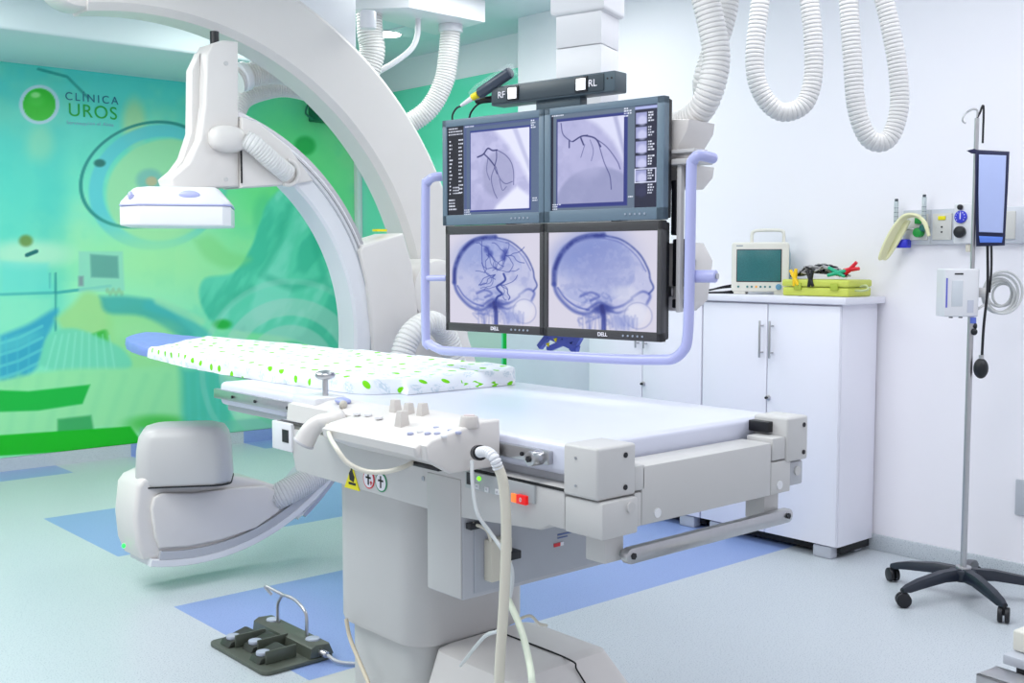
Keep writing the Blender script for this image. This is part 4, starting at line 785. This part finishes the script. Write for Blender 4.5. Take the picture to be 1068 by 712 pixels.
# probe holder with syringe-like pointer
pr = thing('handheld_probe', 'black handheld probe with yellow collar in a clear bag, leaning left of the indicator bar', 'probe', L2W(.1, .03, 1.84))
pa = [L2W(*l(473, 124, .01)), L2W(*l(479, 112, 0)), L2W(*l(486, 107, 0)), L2W(*l(497, 98, 0)), L2W(*l(512, 89, 0)), L2W(*l(532, 76, 0))]
cyl('body', L2W(*l(500, 97.5, 0)), L2W(*l(533, 75, 0)), .017, mat('probe_slate', (52, 62, 78), .4), pr, 20, bv=.006)
cyl('collar', L2W(*l(493, 101.5, 0)), L2W(*l(499, 98, 0)), .0105, mat('probe_yellow', (232, 214, 20), .4), pr, 16); cyl('tip', L2W(*l(481, 110, 0)), L2W(*l(493, 102, 0)), .005, WHITE, pr, 14, r2=.009)
tube('lead', [L2W(*l(482, 110, 0)), L2W(*l(476, 113, .0)), L2W(*l(472, 120, .02)), L2W(*l(472, 128, .05))], .003, BLACK, pr, 8)
tube('lead', [L2W(*l(513, 106, .03)), L2W(*l(500, 108, .03)), L2W(*l(492, 116, .03)), L2W(*l(489, 124, .03))], .003, BLACK, pr, 8)
bag = mat('clear_film', (225, 246, 250), .15, alpha=.12)
prism('bag', [tuple(l(*q, .0)[i] for i in (0, 2)) for q in [(488, 97), (496, 88), (531, 66), (537, 78), (520, 91), (494, 104)]], -.004, .022, 'y', bag, pr, .004, local=True).matrix_parent_inverse = pr.matrix_basis.inverted() @ MM
cyl('holder', L2W(*l(497, 105, .03)), L2W(*l(514, 103, .03)), .010, BLACK, pr, 16, bv=.002)
# ceiling column of the bank
col = [ond(580, 60, 3.72), ond(627, 60, 3.62), ond(645, 60, 3.76)]; u_ = (col[1]-col[0]); bk_ = (col[2]-col[1])
fp = [col[0], col[1], col[2], col[0]+bk_]
cc_ = sum(fp, Vector())/4
for k, (za, zb, s) in enumerate(((1.62, 1.90, .97), (1.90, 2.10, 1.0), (2.10, 2.30, 1.0))):
    ob = prism('lift_column', [(cc_.x+(p.x-cc_.x)*s, cc_.y+(p.y-cc_.y)*s) for p in fp], za+.0015, zb, 'z', WHITE, fr, .004)
cx0 = [(cc_.x+(p.x-cc_.x)*1.18, cc_.y+(p.y-cc_.y)*1.18) for p in fp]
prism('column_collar', cx0, 2.205, 2.955, 'z', WHITE, fr, .015, 3)
prism('rack_link', [(L2W(.35, .085, 0).x, L2W(.35, .085, 0).y), (L2W(.5, .085, 0).x, L2W(.5, .085, 0).y), (fp[1].x+.02, fp[1].y), (fp[0].x, fp[0].y)], 1.63, 1.74, 'z', BEIGE, fr, .004)
# blue folded bracket with yellow stickers under the screens
BB = mat('cobalt_bracket', (78, 96, 190), .35)
def lp2(px, py, y=.09): q = loc_at(px, py, y); return (q.x, q.z)
br = boxes('rack_foot', [], BB, fr) if False else None
bm = bmesh.new()
for pth in (((573, 349), (563, 362)), ((605, 351), (597, 366)), ((575, 351), (603, 364)), ((600, 352), (572, 364)), ((573, 350), (606, 351))):
    a = loc_at(*pth[0], .09); b = loc_at(*pth[1], .09); sweep_bm(bm, [a, b], .012, 4)
from_bm('bracket', bm, BB, fr, True, 30)
for q in ((571, 359), (579, 354)): c = loc_at(*q, .078); cyl('yellow_sticker', c, c+Vector((0, .004, 0)), .008, YEL, fr, 3, local=True)
# ================================================================ CABINETS
def cabinet(label, y0, y1, feet):
    t = thing('storage_cabinet', label, 'cabinet', (4.65, (y0+y1)/2, 0), 0, 'tall two-door cabinets along the right wall')
    box('body', 4.50, 4.80, y0, y1, .06, 1.198, CAB, t, .002)
    ym = (y0+y1)/2
    for a, b, hs in ((y0, ym, 1), (ym, y1, -1)):
        d = box('door', 4.48, 4.499, a+.003, b-.003, .065, 1.19, CAB, t, .002)
        hy = ym-.032 if hs == 1 else ym+.026
        h = cyl('handle', (4.452, hy, .93), (4.452, hy, 1.11), .0055, STEEL, d, 14, bv=.001)
        for z in (.955, 1.085): cyl('standoff', (4.452, hy, z), (4.48, hy, z), .004, STEEL, d, 10)
        if hs == 1: cyl('lock', (4.481, ym-.012, .735), (4.468, ym-.012, .735), .012, STEEL, d, 16, bv=.002); cyl('key', (4.468, ym-.012, .735), (4.455, ym-.012, .735), .006, BLACK, d, 10)
    boxes('plinth', [(4.54, 4.79, y0+.01, y1-.01, .02, .06)], DARK, t, .002)
    for y in feet: boxes('foot', [(4.49, 4.55, y-.05, y+.05, 0, .058)], mat('foot_grey', (186, 190, 200), .4), t, .008); boxes('foot', [(4.70, 4.77, y-.05, y+.05, 0, .058)], mat('foot_grey', (186, 190, 200), .4), t, .008)
    return t
cabinet('two-door white storage cabinet at the right, holding up the patient monitor and yellow box', 2.80, 3.60, (2.88, 3.5))
cabinet('two-door white storage cabinet mostly behind the blue-framed screens', 3.604, 4.42, (3.7, 4.32))
tag(box('cabinet_top', 4.462, 4.81, 2.765, 4.43, 1.199, 1.232, mat('worktop_white', (232, 232, 242), .3), None, .004), 'white slab worktop laid across both wall cabinets', 'worktop')
pnl = tag(box('side_panel', 4.62, 4.80, 4.43, 5.3, .0, 1.15, mat('panel_white', (214, 218, 230), .4), None, .01), 'plain pale low partition beyond the far cabinet, near the green strip', 'partition')
# patient monitor
pmn = thing('patient_monitor', 'small cream patient monitor with dark blank screen and carry handle on the cabinet top', 'monitor', (4.65, 3.37, 1.232), -YAW-.34)
CR = mat('cream_plastic', (226, 224, 214), .4)
pw = .142; ph = .262
prism('front_housing', rrect(-pw, pw, .012, ph, .016), -.035, .004, 'y', CR, pmn, .008, 3, local=True)
prism('rear_housing', [(0.0, .02), (.095, .02), (.10, .21), (.07, .225), (.035, .25), (0.0, .25)], -pw+.01, pw-.004, 'x', mat('teal_grey_case', (92, 140, 160), .45), pmn, .006, local=True)
box('screen_bezel', -pw+.026, pw-.034, -.038, -.03, .062, ph-.035, mat('rose_dark_edge', (60, 30, 40), .4), pmn, .002, local=True)
box('screen', -pw+.030, pw-.038, -.0405, -.036, .066, ph-.039, mat('dark_teal_glass', (46, 110, 112), .3, var=.35, scale=240), pmn, .001, local=True)
for k, x in enumerate((-.105, -.06, -.038, -.016, .006, .028, .052)): cyl('button', (x, -.036, .038), (x, -.040, .038), .0055, mat('amber_button', (240, 170, 40), .4) if k == 3 else mat('teal_button', (70, 130, 130), .4), pmn, 12, local=True)
cyl('dial', (.096, -.036, .038), (.096, -.050, .038), .015, mat('dial_blue', (96, 150, 180), .4), pmn, 20, local=True, bv=.003)
box('mark', -.118, -.085, -.0362, -.034, ph-.020, ph-.015, mat('grey_ink', (150, 160, 170), .5), pmn, 0, local=True)
tube('carry_handle', [(-.045, 0, ph-.005), (-.045, 0, ph+.04), (-.035, 0, ph+.055), (0, 0, ph+.06), (.08, 0, ph+.06), (.105, 0, ph+.055), (.112, 0, ph+.04), (.112, 0, ph-.005)], .0085, CR, pmn, 12, local=True)
for x in (-.1, .1): box('foot', x-.03, x+.03, -.03, .08, 0, .02, CR, pmn, .004, local=True)
# yellow tackle box
yb_ = thing('tool_box', 'translucent yellow-green plastic case on the right end of the cabinet top', 'case', (4.64, 2.98, 1.232))
YG = mat('lime_plastic', (206, 216, 92), .35, alpha=.93)
box('case_bottom', 4.54, 4.74, 2.80, 3.16, 1.233, 1.275, YG, yb_, .008, 3); box('case_lid', 4.536, 4.744, 2.797, 3.163, 1.277, 1.312, YG, yb_, .010, 3)
for y in (2.87, 3.07): box('latch', 4.530, 4.538, y-.02, y+.02, 1.262, 1.295, mat('lime_dark', (170, 186, 60), .4), yb_, .002)
tube('case_handle', [(4.64, 2.80, 1.28), (4.64, 2.77, 1.285), (4.62, 2.745, 1.27), (4.60, 2.765, 1.262), (4.60, 2.80, 1.262)], .005, mat('clear_lime', (196, 210, 160), .3), yb_, 8)
# ECG leads
lc = {'yellow': (250, 206, 20), 'black': (18, 18, 22), 'green': (30, 176, 130), 'red': (226, 30, 50)}
lb = thing('ecg_lead_set', 'heap of grey and black leads with coloured clamp clips on the yellow case', 'leads', (4.64, 3.0, 1.312))
r = random.Random(8); bm = bmesh.new(); bmk = bmesh.new()
for k in range(20):
    pts = []
    for j in range(7): pts.append((4.60+r.uniform(-.035, .055), 3.13-.045*j+r.uniform(-.02, .02), 1.320+.068*math.sin((j+.5)/7*PI)*r.uniform(.3, 1)))
    sweep_bm(bm if k % 3 else bmk, crv(pts, 5), .0045, 6)
from_bm('grey_leads', bm, mat('lead_grey', (170, 168, 170), .5), lb, False, 50); from_bm('black_leads', bmk, BLACK, lb, False, 50)
def clampc(c, m, ang, s=1):
    bm = bmesh.new(); c = Vector(c)
    for sg in (-1, 1):
        P = [c+Vector((0, math.cos(ang+sg*.35)*t*s, math.sin(ang+sg*.35)*t*s)) for t in (-.045, 0, .06)]
        sweep_bm(bm, P, lambda i: (.007, .011, .008)[i], 8)
    return from_bm('clip', bm, m, lb, False, 50)
clampc((4.532, 3.085, 1.315), mat('clip_yellow', lc['yellow'], .35), 1.35, .8); clampc((4.535, 3.0, 1.312), mat('clip_black', lc['black'], .35), 1.5, .8)
clampc((4.56, 2.87, 1.345), mat('clip_green', lc['green'], .35), .1, .9); clampc((4.60, 2.83, 1.36), mat('clip_red', lc['red'], .35), 2.7, .8)
# black cables on left of the cabinet top
bc_ = thing('cable_bundle', 'loose black cables lying on the cabinet top left of the patient monitor', 'cable', (4.62, 3.6, 1.232))
tubes('cable', [[(4.66, 3.48, 1.27), (4.60, 3.56, 1.262), (4.54, 3.64, 1.246), (4.50, 3.70, 1.2375), (4.54, 3.78, 1.2375)], [(4.68, 3.48, 1.285), (4.60, 3.55, 1.27), (4.55, 3.61, 1.25), (4.50, 3.67, 1.2375)], [(4.62, 3.48, 1.25), (4.55, 3.54, 1.24), (4.50, 3.64, 1.2375), (4.50, 3.72, 1.2375)], [(4.62, 3.48, 1.237), (4.53, 3.56, 1.2375), (4.50, 3.62, 1.2375)]], .0045, BLACK, bc_)
# ================================================================ WALL SERVICE PANEL
WU = 4.82
def wp(px, py, X=WU): return onx(px, py, X)
wpn = thing('wall_service_panel', 'long grey medical outlet strip on the right wall behind the drip stand', 'wall panel', (4.81, 2.3, 1.47))
a = wp(945, 219); 
box('backplate', 4.795, 4.819, 1.95, wp(945, 219).y, 1.475, 1.635, mat('panel_aluminium', (206, 209, 216), .35, .2), wpn, .004)
for x0, x1 in ((948, 971), (976, 996), (1032, 1062)):
    y0, y1 = wp(x1, 235).y, wp(x0, 235).y
    o_ = box('outlet_plate', 4.788, 4.797, y0, y1, 1.495, 1.615, mat('outlet_cream', (214, 213, 208), .4), wpn, .003)
    if x0 > 950: box('yellow_tab', 4.783, 4.789, (y0+y1)/2-.018, (y0+y1)/2+.018, 1.585, 1.603, YEL, o_, .002); boxes('slots', [(4.7865, 4.789, (y0+y1)/2-.004, (y0+y1)/2+.004, z, z+.007) for z in (1.55, 1.527)], BLACK, o_, 0)
boxes('seam', [(4.793, 4.796, wp(973.5, 235).y-.002, wp(973.5, 235).y+.002, 1.478, 1.632)], GREY, wpn, 0)
gr = thing('suction_regulator', 'white vacuum regulator with a blue dial and black knob on the outlet strip', 'regulator', (4.78, 2.43, 1.5))
y0, y1 = wp(1016, 235, 4.78).y, wp(997, 235, 4.78).y
box('body', 4.755, 4.794, y0, y1, 1.475, 1.655, WHITE, gr, .008, 3); yc = (y0+y1)/2
cyl('top_cap', (4.757, yc+.01, 1.638), (4.742, yc+.01, 1.638), .012, BLACK, gr, 16, bv=.003)
g_ = cyl('gauge', (4.757, yc+.006, 1.595), (4.745, yc+.006, 1.595), .028, mat('gauge_blue', (50, 60, 205), .3), gr, 28, bv=.002)
boxes('gauge_needle', [(4.7435, 4.745, yc+.004, yc+.008, 1.585, 1.612)], STW, g_, 0)
for k in range(9): t = math.radians(-40+k*32.5); cyl('tick', (4.7455, yc+.006+.021*math.cos(t), 1.595+.021*math.sin(t)), (4.744, yc+.006+.021*math.cos(t), 1.595+.021*math.sin(t)), .002, STW, g_, 6)
cyl('knob', (4.757, yc+.006, 1.528), (4.733, yc+.006, 1.528), .026, BLACK, gr, 24, bv=.005)
boxes('nipple', [(4.765, 4.785, yc-.03, yc-.012, 1.44, 1.474)], CABLE, gr, .003)
for px, top, lab, gl in ((934.5, 210, 'left slim clear flowmeter tube above the outlet strip', None), (963.5, 205.5, 'right slim clear flowmeter tube above the green couplings', None)):
    t = thing('flowmeter', lab, 'flowmeter', (4.78, wp(px, 230, 4.77).y, 1.52)); y = wp(px, 230, 4.77).y; zt = wp(px, top, 4.77).z
    cyl('tube', (4.77, y, 1.56), (4.77, y, zt), .010, mat('clear_tube', (200, 212, 216), .2, alpha=.75), t, 16, bv=.002); cyl('cap', (4.77, y, zt-.002), (4.77, y, zt+.012), .008, mat('cap_grey', (70, 76, 84), .4), t, 14, bv=.002)
    for k in range(4): cyl('ring', (4.77, y, 1.585+k*.02), (4.77, y, 1.587+k*.02), .0106, mat('cap_grey', (70, 76, 84), .4), t, 14)
    cyl('valve', (4.795, y, 1.55), (4.755, y, 1.55), .016, mat('cap_teal', (30, 110, 100), .4) if px > 950 else BEIGE, t, 16, bv=.003)
    if px < 950: cyl('mount_stem', (4.819, y, 1.55), (4.79, y, 1.55), .009, STEEL, t, 12)
gc = thing('gas_coupling', 'pair of bright green gas couplings on the outlet strip', 'gas fitting', (4.78, 2.58, 1.5))
GG = mat('coupling_green', (20, 150, 60), .4); y = wp(959, 240, 4.78).y
cyl('coupling', (4.794, y, 1.53), (4.755, y, 1.53), .022, GG, gc, 20, bv=.004); box('coupling', 4.77, 4.794, y-.022, y+.022, 1.57, 1.60, GG, gc, .004)
cyl('stem', (4.77, y+.02, 1.545), (4.77, y+.07, 1.545), .005, STEEL, gc, 10)
sh_ = thing('suction_tubing', 'coiled cream suction tubing draped over the left end of the outlet strip', 'tubing', (4.74, 2.68, 1.4))
bm = bmesh.new(); r = random.Random(3)
for k in range(5):
    o = (k-2)*.7
    sweep_bm(bm, crv([wp(969, 246, 4.72), wp(965-abs(o), 232, 4.72), wp(956, 225+o*.4, 4.715+k*.004), wp(944+o, 225+k*.5, 4.71+k*.005), wp(934+o*2, 238, 4.70+k*.006), wp(925+o*2, 255, 4.70+k*.006), wp(920+o*1.8, 268+abs(o), 4.71+k*.006), wp(926+o*1.6, 265, 4.74), wp(938+o*1.6, 246, 4.745), wp(947+o, 230, 4.745)], 6), .0075, 8)
from_bm('tubing', bm, mat('cream_rubber', (232, 230, 186), .4), sh_, False, 60)
bc2 = wp(941, 254, 4.77); box('blue_clip', 4.755, 4.80, bc2.y-.03, bc2.y+.03, bc2.z-.02, bc2.z+.02, mat('clip_royal', (44, 50, 200), .4), sh_, .005)
tag(box('power_socket', 4.806, 4.819, 1.93, wp(1060, 518).y, .29, .448, mat('socket_grey', (186, 190, 198), .35), None, .004), 'grey socket plate low on the right wall at the frame edge', 'socket')
# ================================================================ IV STAND
IX, IY = 4.39, 2.14
iv = thing('iv_stand', 'tall steel drip stand on a black five-armed wheeled base', 'IV stand', (IX, IY, 0))
BK = mat('black_casting', (26, 34, 48), .38)
cyl('pole', (IX, IY, .1), (IX, IY, 1.30), .0125, STEEL, iv, 20); cyl('upper_pole', (IX, IY, 1.30), (IX, IY, 1.975), .009, STEEL, iv, 16)
hub = cyl('hub', (IX, IY, .075), (IX, IY, .125), .055, BK, iv, 28, bv=.012); cyl('hub_collar', (IX, IY, .12), (IX, IY, .135), .032, STEEL, hub, 24, bv=.003)
for k in range(5):
    a = math.radians(90+72*k); c, s = math.cos(a), math.sin(a); secs = []
    for t, hw_, zt, zb in ((.02, .026, .128, .08), (.12, .026, .125, .085), (.24, .024, .105, .072), (.30, .020, .088, .062), (.325, .012, .078, .064)):
        ring = [(w_, z) for w_, z in ((-hw_, zb), (hw_, zb), (hw_, (zt+zb)/2), (hw_*.6, zt), (-hw_*.6, zt), (-hw_, (zt+zb)/2))]
        secs.append([(IX+c*t-s*w_, IY+s*t+c*w_, z) for w_, z in ring])
    arm = loft('base_arm', secs, BK, iv, smooth=40)
    cx2, cy2 = IX+c*.318, IY+s*.318; ca_ = a+1.0; dx, dy = math.cos(ca_), math.sin(ca_)
    wm = thing_ = None
    bm = bmesh.new()
    for sg in (-1, 1):
        t = bmesh.new(); bmesh.ops.create_cone(t, cap_ends=True, segments=24, radius1=.030, radius2=.030, depth=.018); bevel(t, .004, 2, [e for e in t.edges if len(e.link_faces) == 2 and any(len(f.verts) > 4 for f in e.link_faces)])
        me = bpy.data.meshes.new('t'); t.to_mesh(me); t.free(); me.transform(Matrix.Translation((cx2+dx*.013*sg, cy2+dy*.013*sg, .031)) @ Matrix.Rotation(ca_, 4, 'Z') @ Matrix.Rotation(PI/2, 4, 'Y')); bm.from_mesh(me)
    from_bm('caster', bm, BLACK, arm)
    cyl('caster_stem', (cx2, cy2, .03), (cx2, cy2, .075), .010, BLACK, arm, 12)
hx = .661*.0; cr = Vector((math.cos(YAW), -math.sin(YAW), 0))
top = Vector((IX, IY, 1.975))
tube('bag_hook', [top, top+Vector((0, 0, .03)), top-cr*.02+Vector((0, 0, .035)), top-cr*.05+Vector((0, 0, .015)), top-cr*.058+Vector((0, 0, -.01)), top-cr*.045+Vector((0, 0, -.02))], .004, STEEL, iv, 8)
tube('bag_hook', [top, top+cr*.01+Vector((0, 0, .02)), top+cr*.025+Vector((0, 0, .045)), top+cr*.026+Vector((0, 0, -.1))], .0045, BLACK, iv, 8)
# pressure cuff
Dv = IX*math.sin(YAW)+IY*math.cos(YAW)
cf = thing('pressure_infusion_cuff', 'pale blue pressure infusion bag with black edging and squeeze bulb on the drip stand', 'infusion cuff', ond(1033, 200, Dv-.03))
NB = mat('navy_binding', (16, 24, 66), .5); PB = mat('pale_blue_bladder', (176, 190, 234), .45, bump=.2)
def cuff(name, pxs, d0, d1, m, r=.008):
    cz_ = [ond(x, y, Dv-d0) for x, y in pxs]; cb2 = [ond(x, y, Dv-d1) for x, y in pxs]
    bm = bmesh.new(); A = [bm.verts.new(p) for p in cz_]; B = [bm.verts.new(p) for p in cb2]; n = len(A); bm.faces.new(A); bm.faces.new(B[::-1])
    for i in range(n): bm.faces.new((A[i], B[i], B[(i+1) % n], A[(i+1) % n]))
    bevel(bm, r, 3, [e for e in bm.edges if (e.verts[0] in A) == (e.verts[1] in A)]); return from_bm(name, bm, m, cf)
cuff('binding', [(1017, 156), (1053, 158), (1051, 200), (1048, 256), (1018, 257), (1017, 200)], .02, .05, NB)
cuff('bladder', [(1021, 161), (1049.5, 162), (1048, 200), (1046, 243), (1021, 242), (1020.5, 200)], .045, .058, PB, .005)
cuff('lower_pocket', [(1021, 246), (1046, 247), (1045, 253), (1022, 253)], .045, .056, mat('mid_blue_fabric', (90, 130, 224), .5), .003)
cuff('strap', [(1008, 157), (1016, 155), (1024, 158), (1023, 161), (1013, 160)], .03, .048, NB, .003)
tube('tube', [ond(1030, 254, Dv-.04), ond(1030, 300, Dv-.04), ond(1026, 340, Dv-.035), ond(1024, 374, Dv-.035)], .0055, BLACK, cf, 10); tube('tube', [ond(1034, 254, Dv-.04), ond(1034, 280, Dv-.04), ond(1032, 305, Dv-.04)], .0045, BLACK, cf, 10)
ellipsoid('squeeze_bulb', ond(1023, 384, Dv-.035), .029, .029, .042, BLACK, cf); cyl('valve', ond(1023.5, 375, Dv-.035), ond(1023.5, 370, Dv-.035), .010, STEEL, cf, 12)
# transducer box clamped on the pole
tbx = thing('monitor_module', 'white boxy module with blue side labels clamped to the drip stand', 'medical module', ond(1000, 305, Dv+.02), -YAW)
Mx = Matrix.Translation(tbx.location) @ Matrix.Rotation(-YAW, 4, 'Z'); wbx = 38*Dv/1150/2; hbx = 50*Dv/1150/2
prism('housing', rrect(-wbx, wbx*.9, -hbx, hbx, .006), -.04, .05, 'y', WHITE, tbx, .006, 3, local=True)
box('side_label', -wbx+.006, -wbx+.012, -.0415, -.039, -.06, .06, mat('label_indigo', (90, 96, 200), .4), tbx, 0, local=True)
box('mark', -.035, .0, -.0415, -.039, hbx-.024, hbx-.018, BLKS, tbx, 0, local=True)
box('label', .02, .045, -.0415, -.039, -.08, -.03, mat('label_grey', (196, 200, 214), .4), tbx, 0, local=True); box('front_window', -.045, .0, -.0415, -.039, -.055, .05, mat('window_pale', (206, 212, 218), .3), tbx, .002, local=True)
cyl('clamp', (wbx*.9, .0, .0), (wbx*.9+.05, .0, .0), .02, BEIGE, tbx, 16, local=True, bv=.003)
for x, z in ((-.03, -hbx-.006), (.01, -hbx-.006)): cyl('foot', (x, 0, z), (x, 0, z+.01), .008, BLACK, tbx, 12, local=True)
k_ = cyl('pole_clamp', ond(1021, 340, Dv)-cr*.012, ond(1021, 340, Dv)-cr*.03, .012, BLACK, tbx, 14); ellipsoid('clamp_knob', ond(1016, 346, Dv-.02), .013, .013, .014, BLACK, tbx)
cyl('blue_ferrule', ond(1015, 331, Dv-.02), ond(1015, 337, Dv-.02), .012, mat('ferrule_blue', (90, 110, 200), .4), tbx, 12)
cw = thing('cable_coil', 'coiled pale grey cable hanging to the right of the drip stand pole', 'cable', ond(1047, 305, Dv+.05)); bm = bmesh.new()
for k in range(6):
    c = ond(1046-(k*37 % 5)*1.2, 305+(k*23 % 7)*.8, Dv+.04+.012*k); rr = (20.5-k*1.9)*Dv/1150
    P = [c+cr*(math.cos(t)*rr)+Vector((0, 0, math.sin(t)*rr*1.08)) for t in np.linspace(0, 2*PI, 33)]; sweep_bm(bm, P, .0055, 8)
from_bm('coil', bm, mat('cable_pale', (204, 206, 206), .4), cw, False, 60); tube('tail', [ond(1036, 325, Dv+.05), ond(1028, 318, Dv+.02), ond(1020, 322, Dv)], .0055, mat('cable_pale', (204, 206, 206), .4), cw, 8)
# ================================================================ FOOT PEDAL
fpd = thing('foot_switch', 'dark olive foot pedal unit with three pads and a wire guard on the blue floor', 'foot pedal', (1.91, 3.46, 0))
OL = mat('olive_metal', (92, 98, 88), .4, .3); OD = mat('olive_dark', (58, 62, 56), .45, .2); PD = mat('pad_grey', (176, 184, 200), .35)
prism('base_plate', rrect(1.77, 2.05, 3.27, 3.69, .03), .001, .016, 'z', OL, fpd, .003)
hb_ = prism('housing', [(1.95, .016), (1.955, .052), (1.975, .062), (2.03, .058), (2.048, .016)], 3.275, 3.69, 'y', OL, fpd, .005)
for y in (3.34, 3.62): k = cyl('button', (2.0, y, .055), (2.0, y, .067), .026, PD, fpd, 24, bv=.004)
for i, (x, y) in enumerate(((1.84, 3.60), (1.875, 3.50), (1.84, 3.38))):
    w_ = prism('pedal', [(x-.05, .017), (x+.06, .017), (x+.06, .055), (x+.05, .058), (x-.04, .034)], y-.035, y+.035, 'y', OD, fpd, .003); cyl('pad', (x-.015, y, .036), (x-.015, y, .050), .024, PD, w_, 22, bv=.004)
    box('divider', x-.03, x+.09, y-.048, y-.041, .017, .062, OL, fpd, .002)
tube('wire_guard', [(2.0, 3.585, .055), (2.0, 3.585, .12), (2.0, 3.57, .15), (1.99, 3.52, .18), (2.0, 3.46, .175), (2.0, 3.40, .155), (2.0, 3.38, .13), (2.0, 3.38, .055)], .006, STEEL, fpd, 10)
tube('wire_guard', [(1.99, 3.52, .18), (1.97, 3.62, .195), (1.985, 3.60, .165)], .006, STEEL, fpd, 10)
cyl('cable_plug', (1.99, 3.285, .035), (2.0, 3.245, .03), .012, STEEL, fpd, 14, bv=.002)
tube('cable', [(2.0, 3.25, .03), (2.02, 3.20, .012), (2.08, 3.12, .01), (2.10, 3.02, .01), (2.06, 2.95, .012), (2.0, 2.925, .03)], .0065, mat('cable_silver', (196, 198, 200), .35, .3), fpd, 8)
# ================================================================ equipment corner, lower right
D3 = 2.45; e0 = ond(1068, 684, D3); RE = -YAW-.95
eq = thing('equipment_cart', 'corner of a cream-topped metal cart at the lower right edge', 'cart', (e0.x, e0.y, 0), RE)
def eqx(px, py, D=D3): return Matrix.Rotation(-RE, 3, 'Z') @ (ond(px, py, D)-Vector((e0.x, e0.y, 0)))
a = eqx(1056, 656, 2.45); b = eqx(1056, 678, 2.45)
box('cream_top', a.x, a.x+.35, a.y, a.y+.3, b.z, a.z, mat('cart_cream', (226, 224, 214), .4), eq, .006, 3, local=True)
a2 = eqx(1046, 676, 2.43); b2_ = eqx(1046, 690, 2.43); box('shelf', a2.x, a2.x+.36, a2.y, a2.y+.30, b2_.z-.004, b.z-.001, mat('cart_grey', (196, 200, 210), .35), eq, .003, local=True)
a3 = eqx(1018, 702, 2.36); boxes('channel', [(a3.x, a3.x+.3, a3.y, a3.y+.008, a3.z-.09, a3.z), (a3.x, a3.x+.3, a3.y, a3.y+.08, a3.z-.006, a3.z), (a3.x, a3.x+.3, a3.y+.072, a3.y+.08, a3.z-.09, a3.z)], STEEL, eq, .002, local=True)
box('upright', a2.x+.02, a2.x+.06, a2.y+.02, a2.y+.06, 0.0, b2_.z-.004, BLACK, eq, .004, local=True); box('upright', a2.x+.28, a2.x+.32, a2.y+.2, a2.y+.24, 0, b2_.z-.004, BLACK, eq, .004, local=True)
cyl('roller', (a3.x+.02, a3.y-.01, a3.z-.05), (a3.x+.05, a3.y-.01, a3.z-.05), .018, CABLE, eq, 16, local=True)
print('done', len(bpy.data.objects))
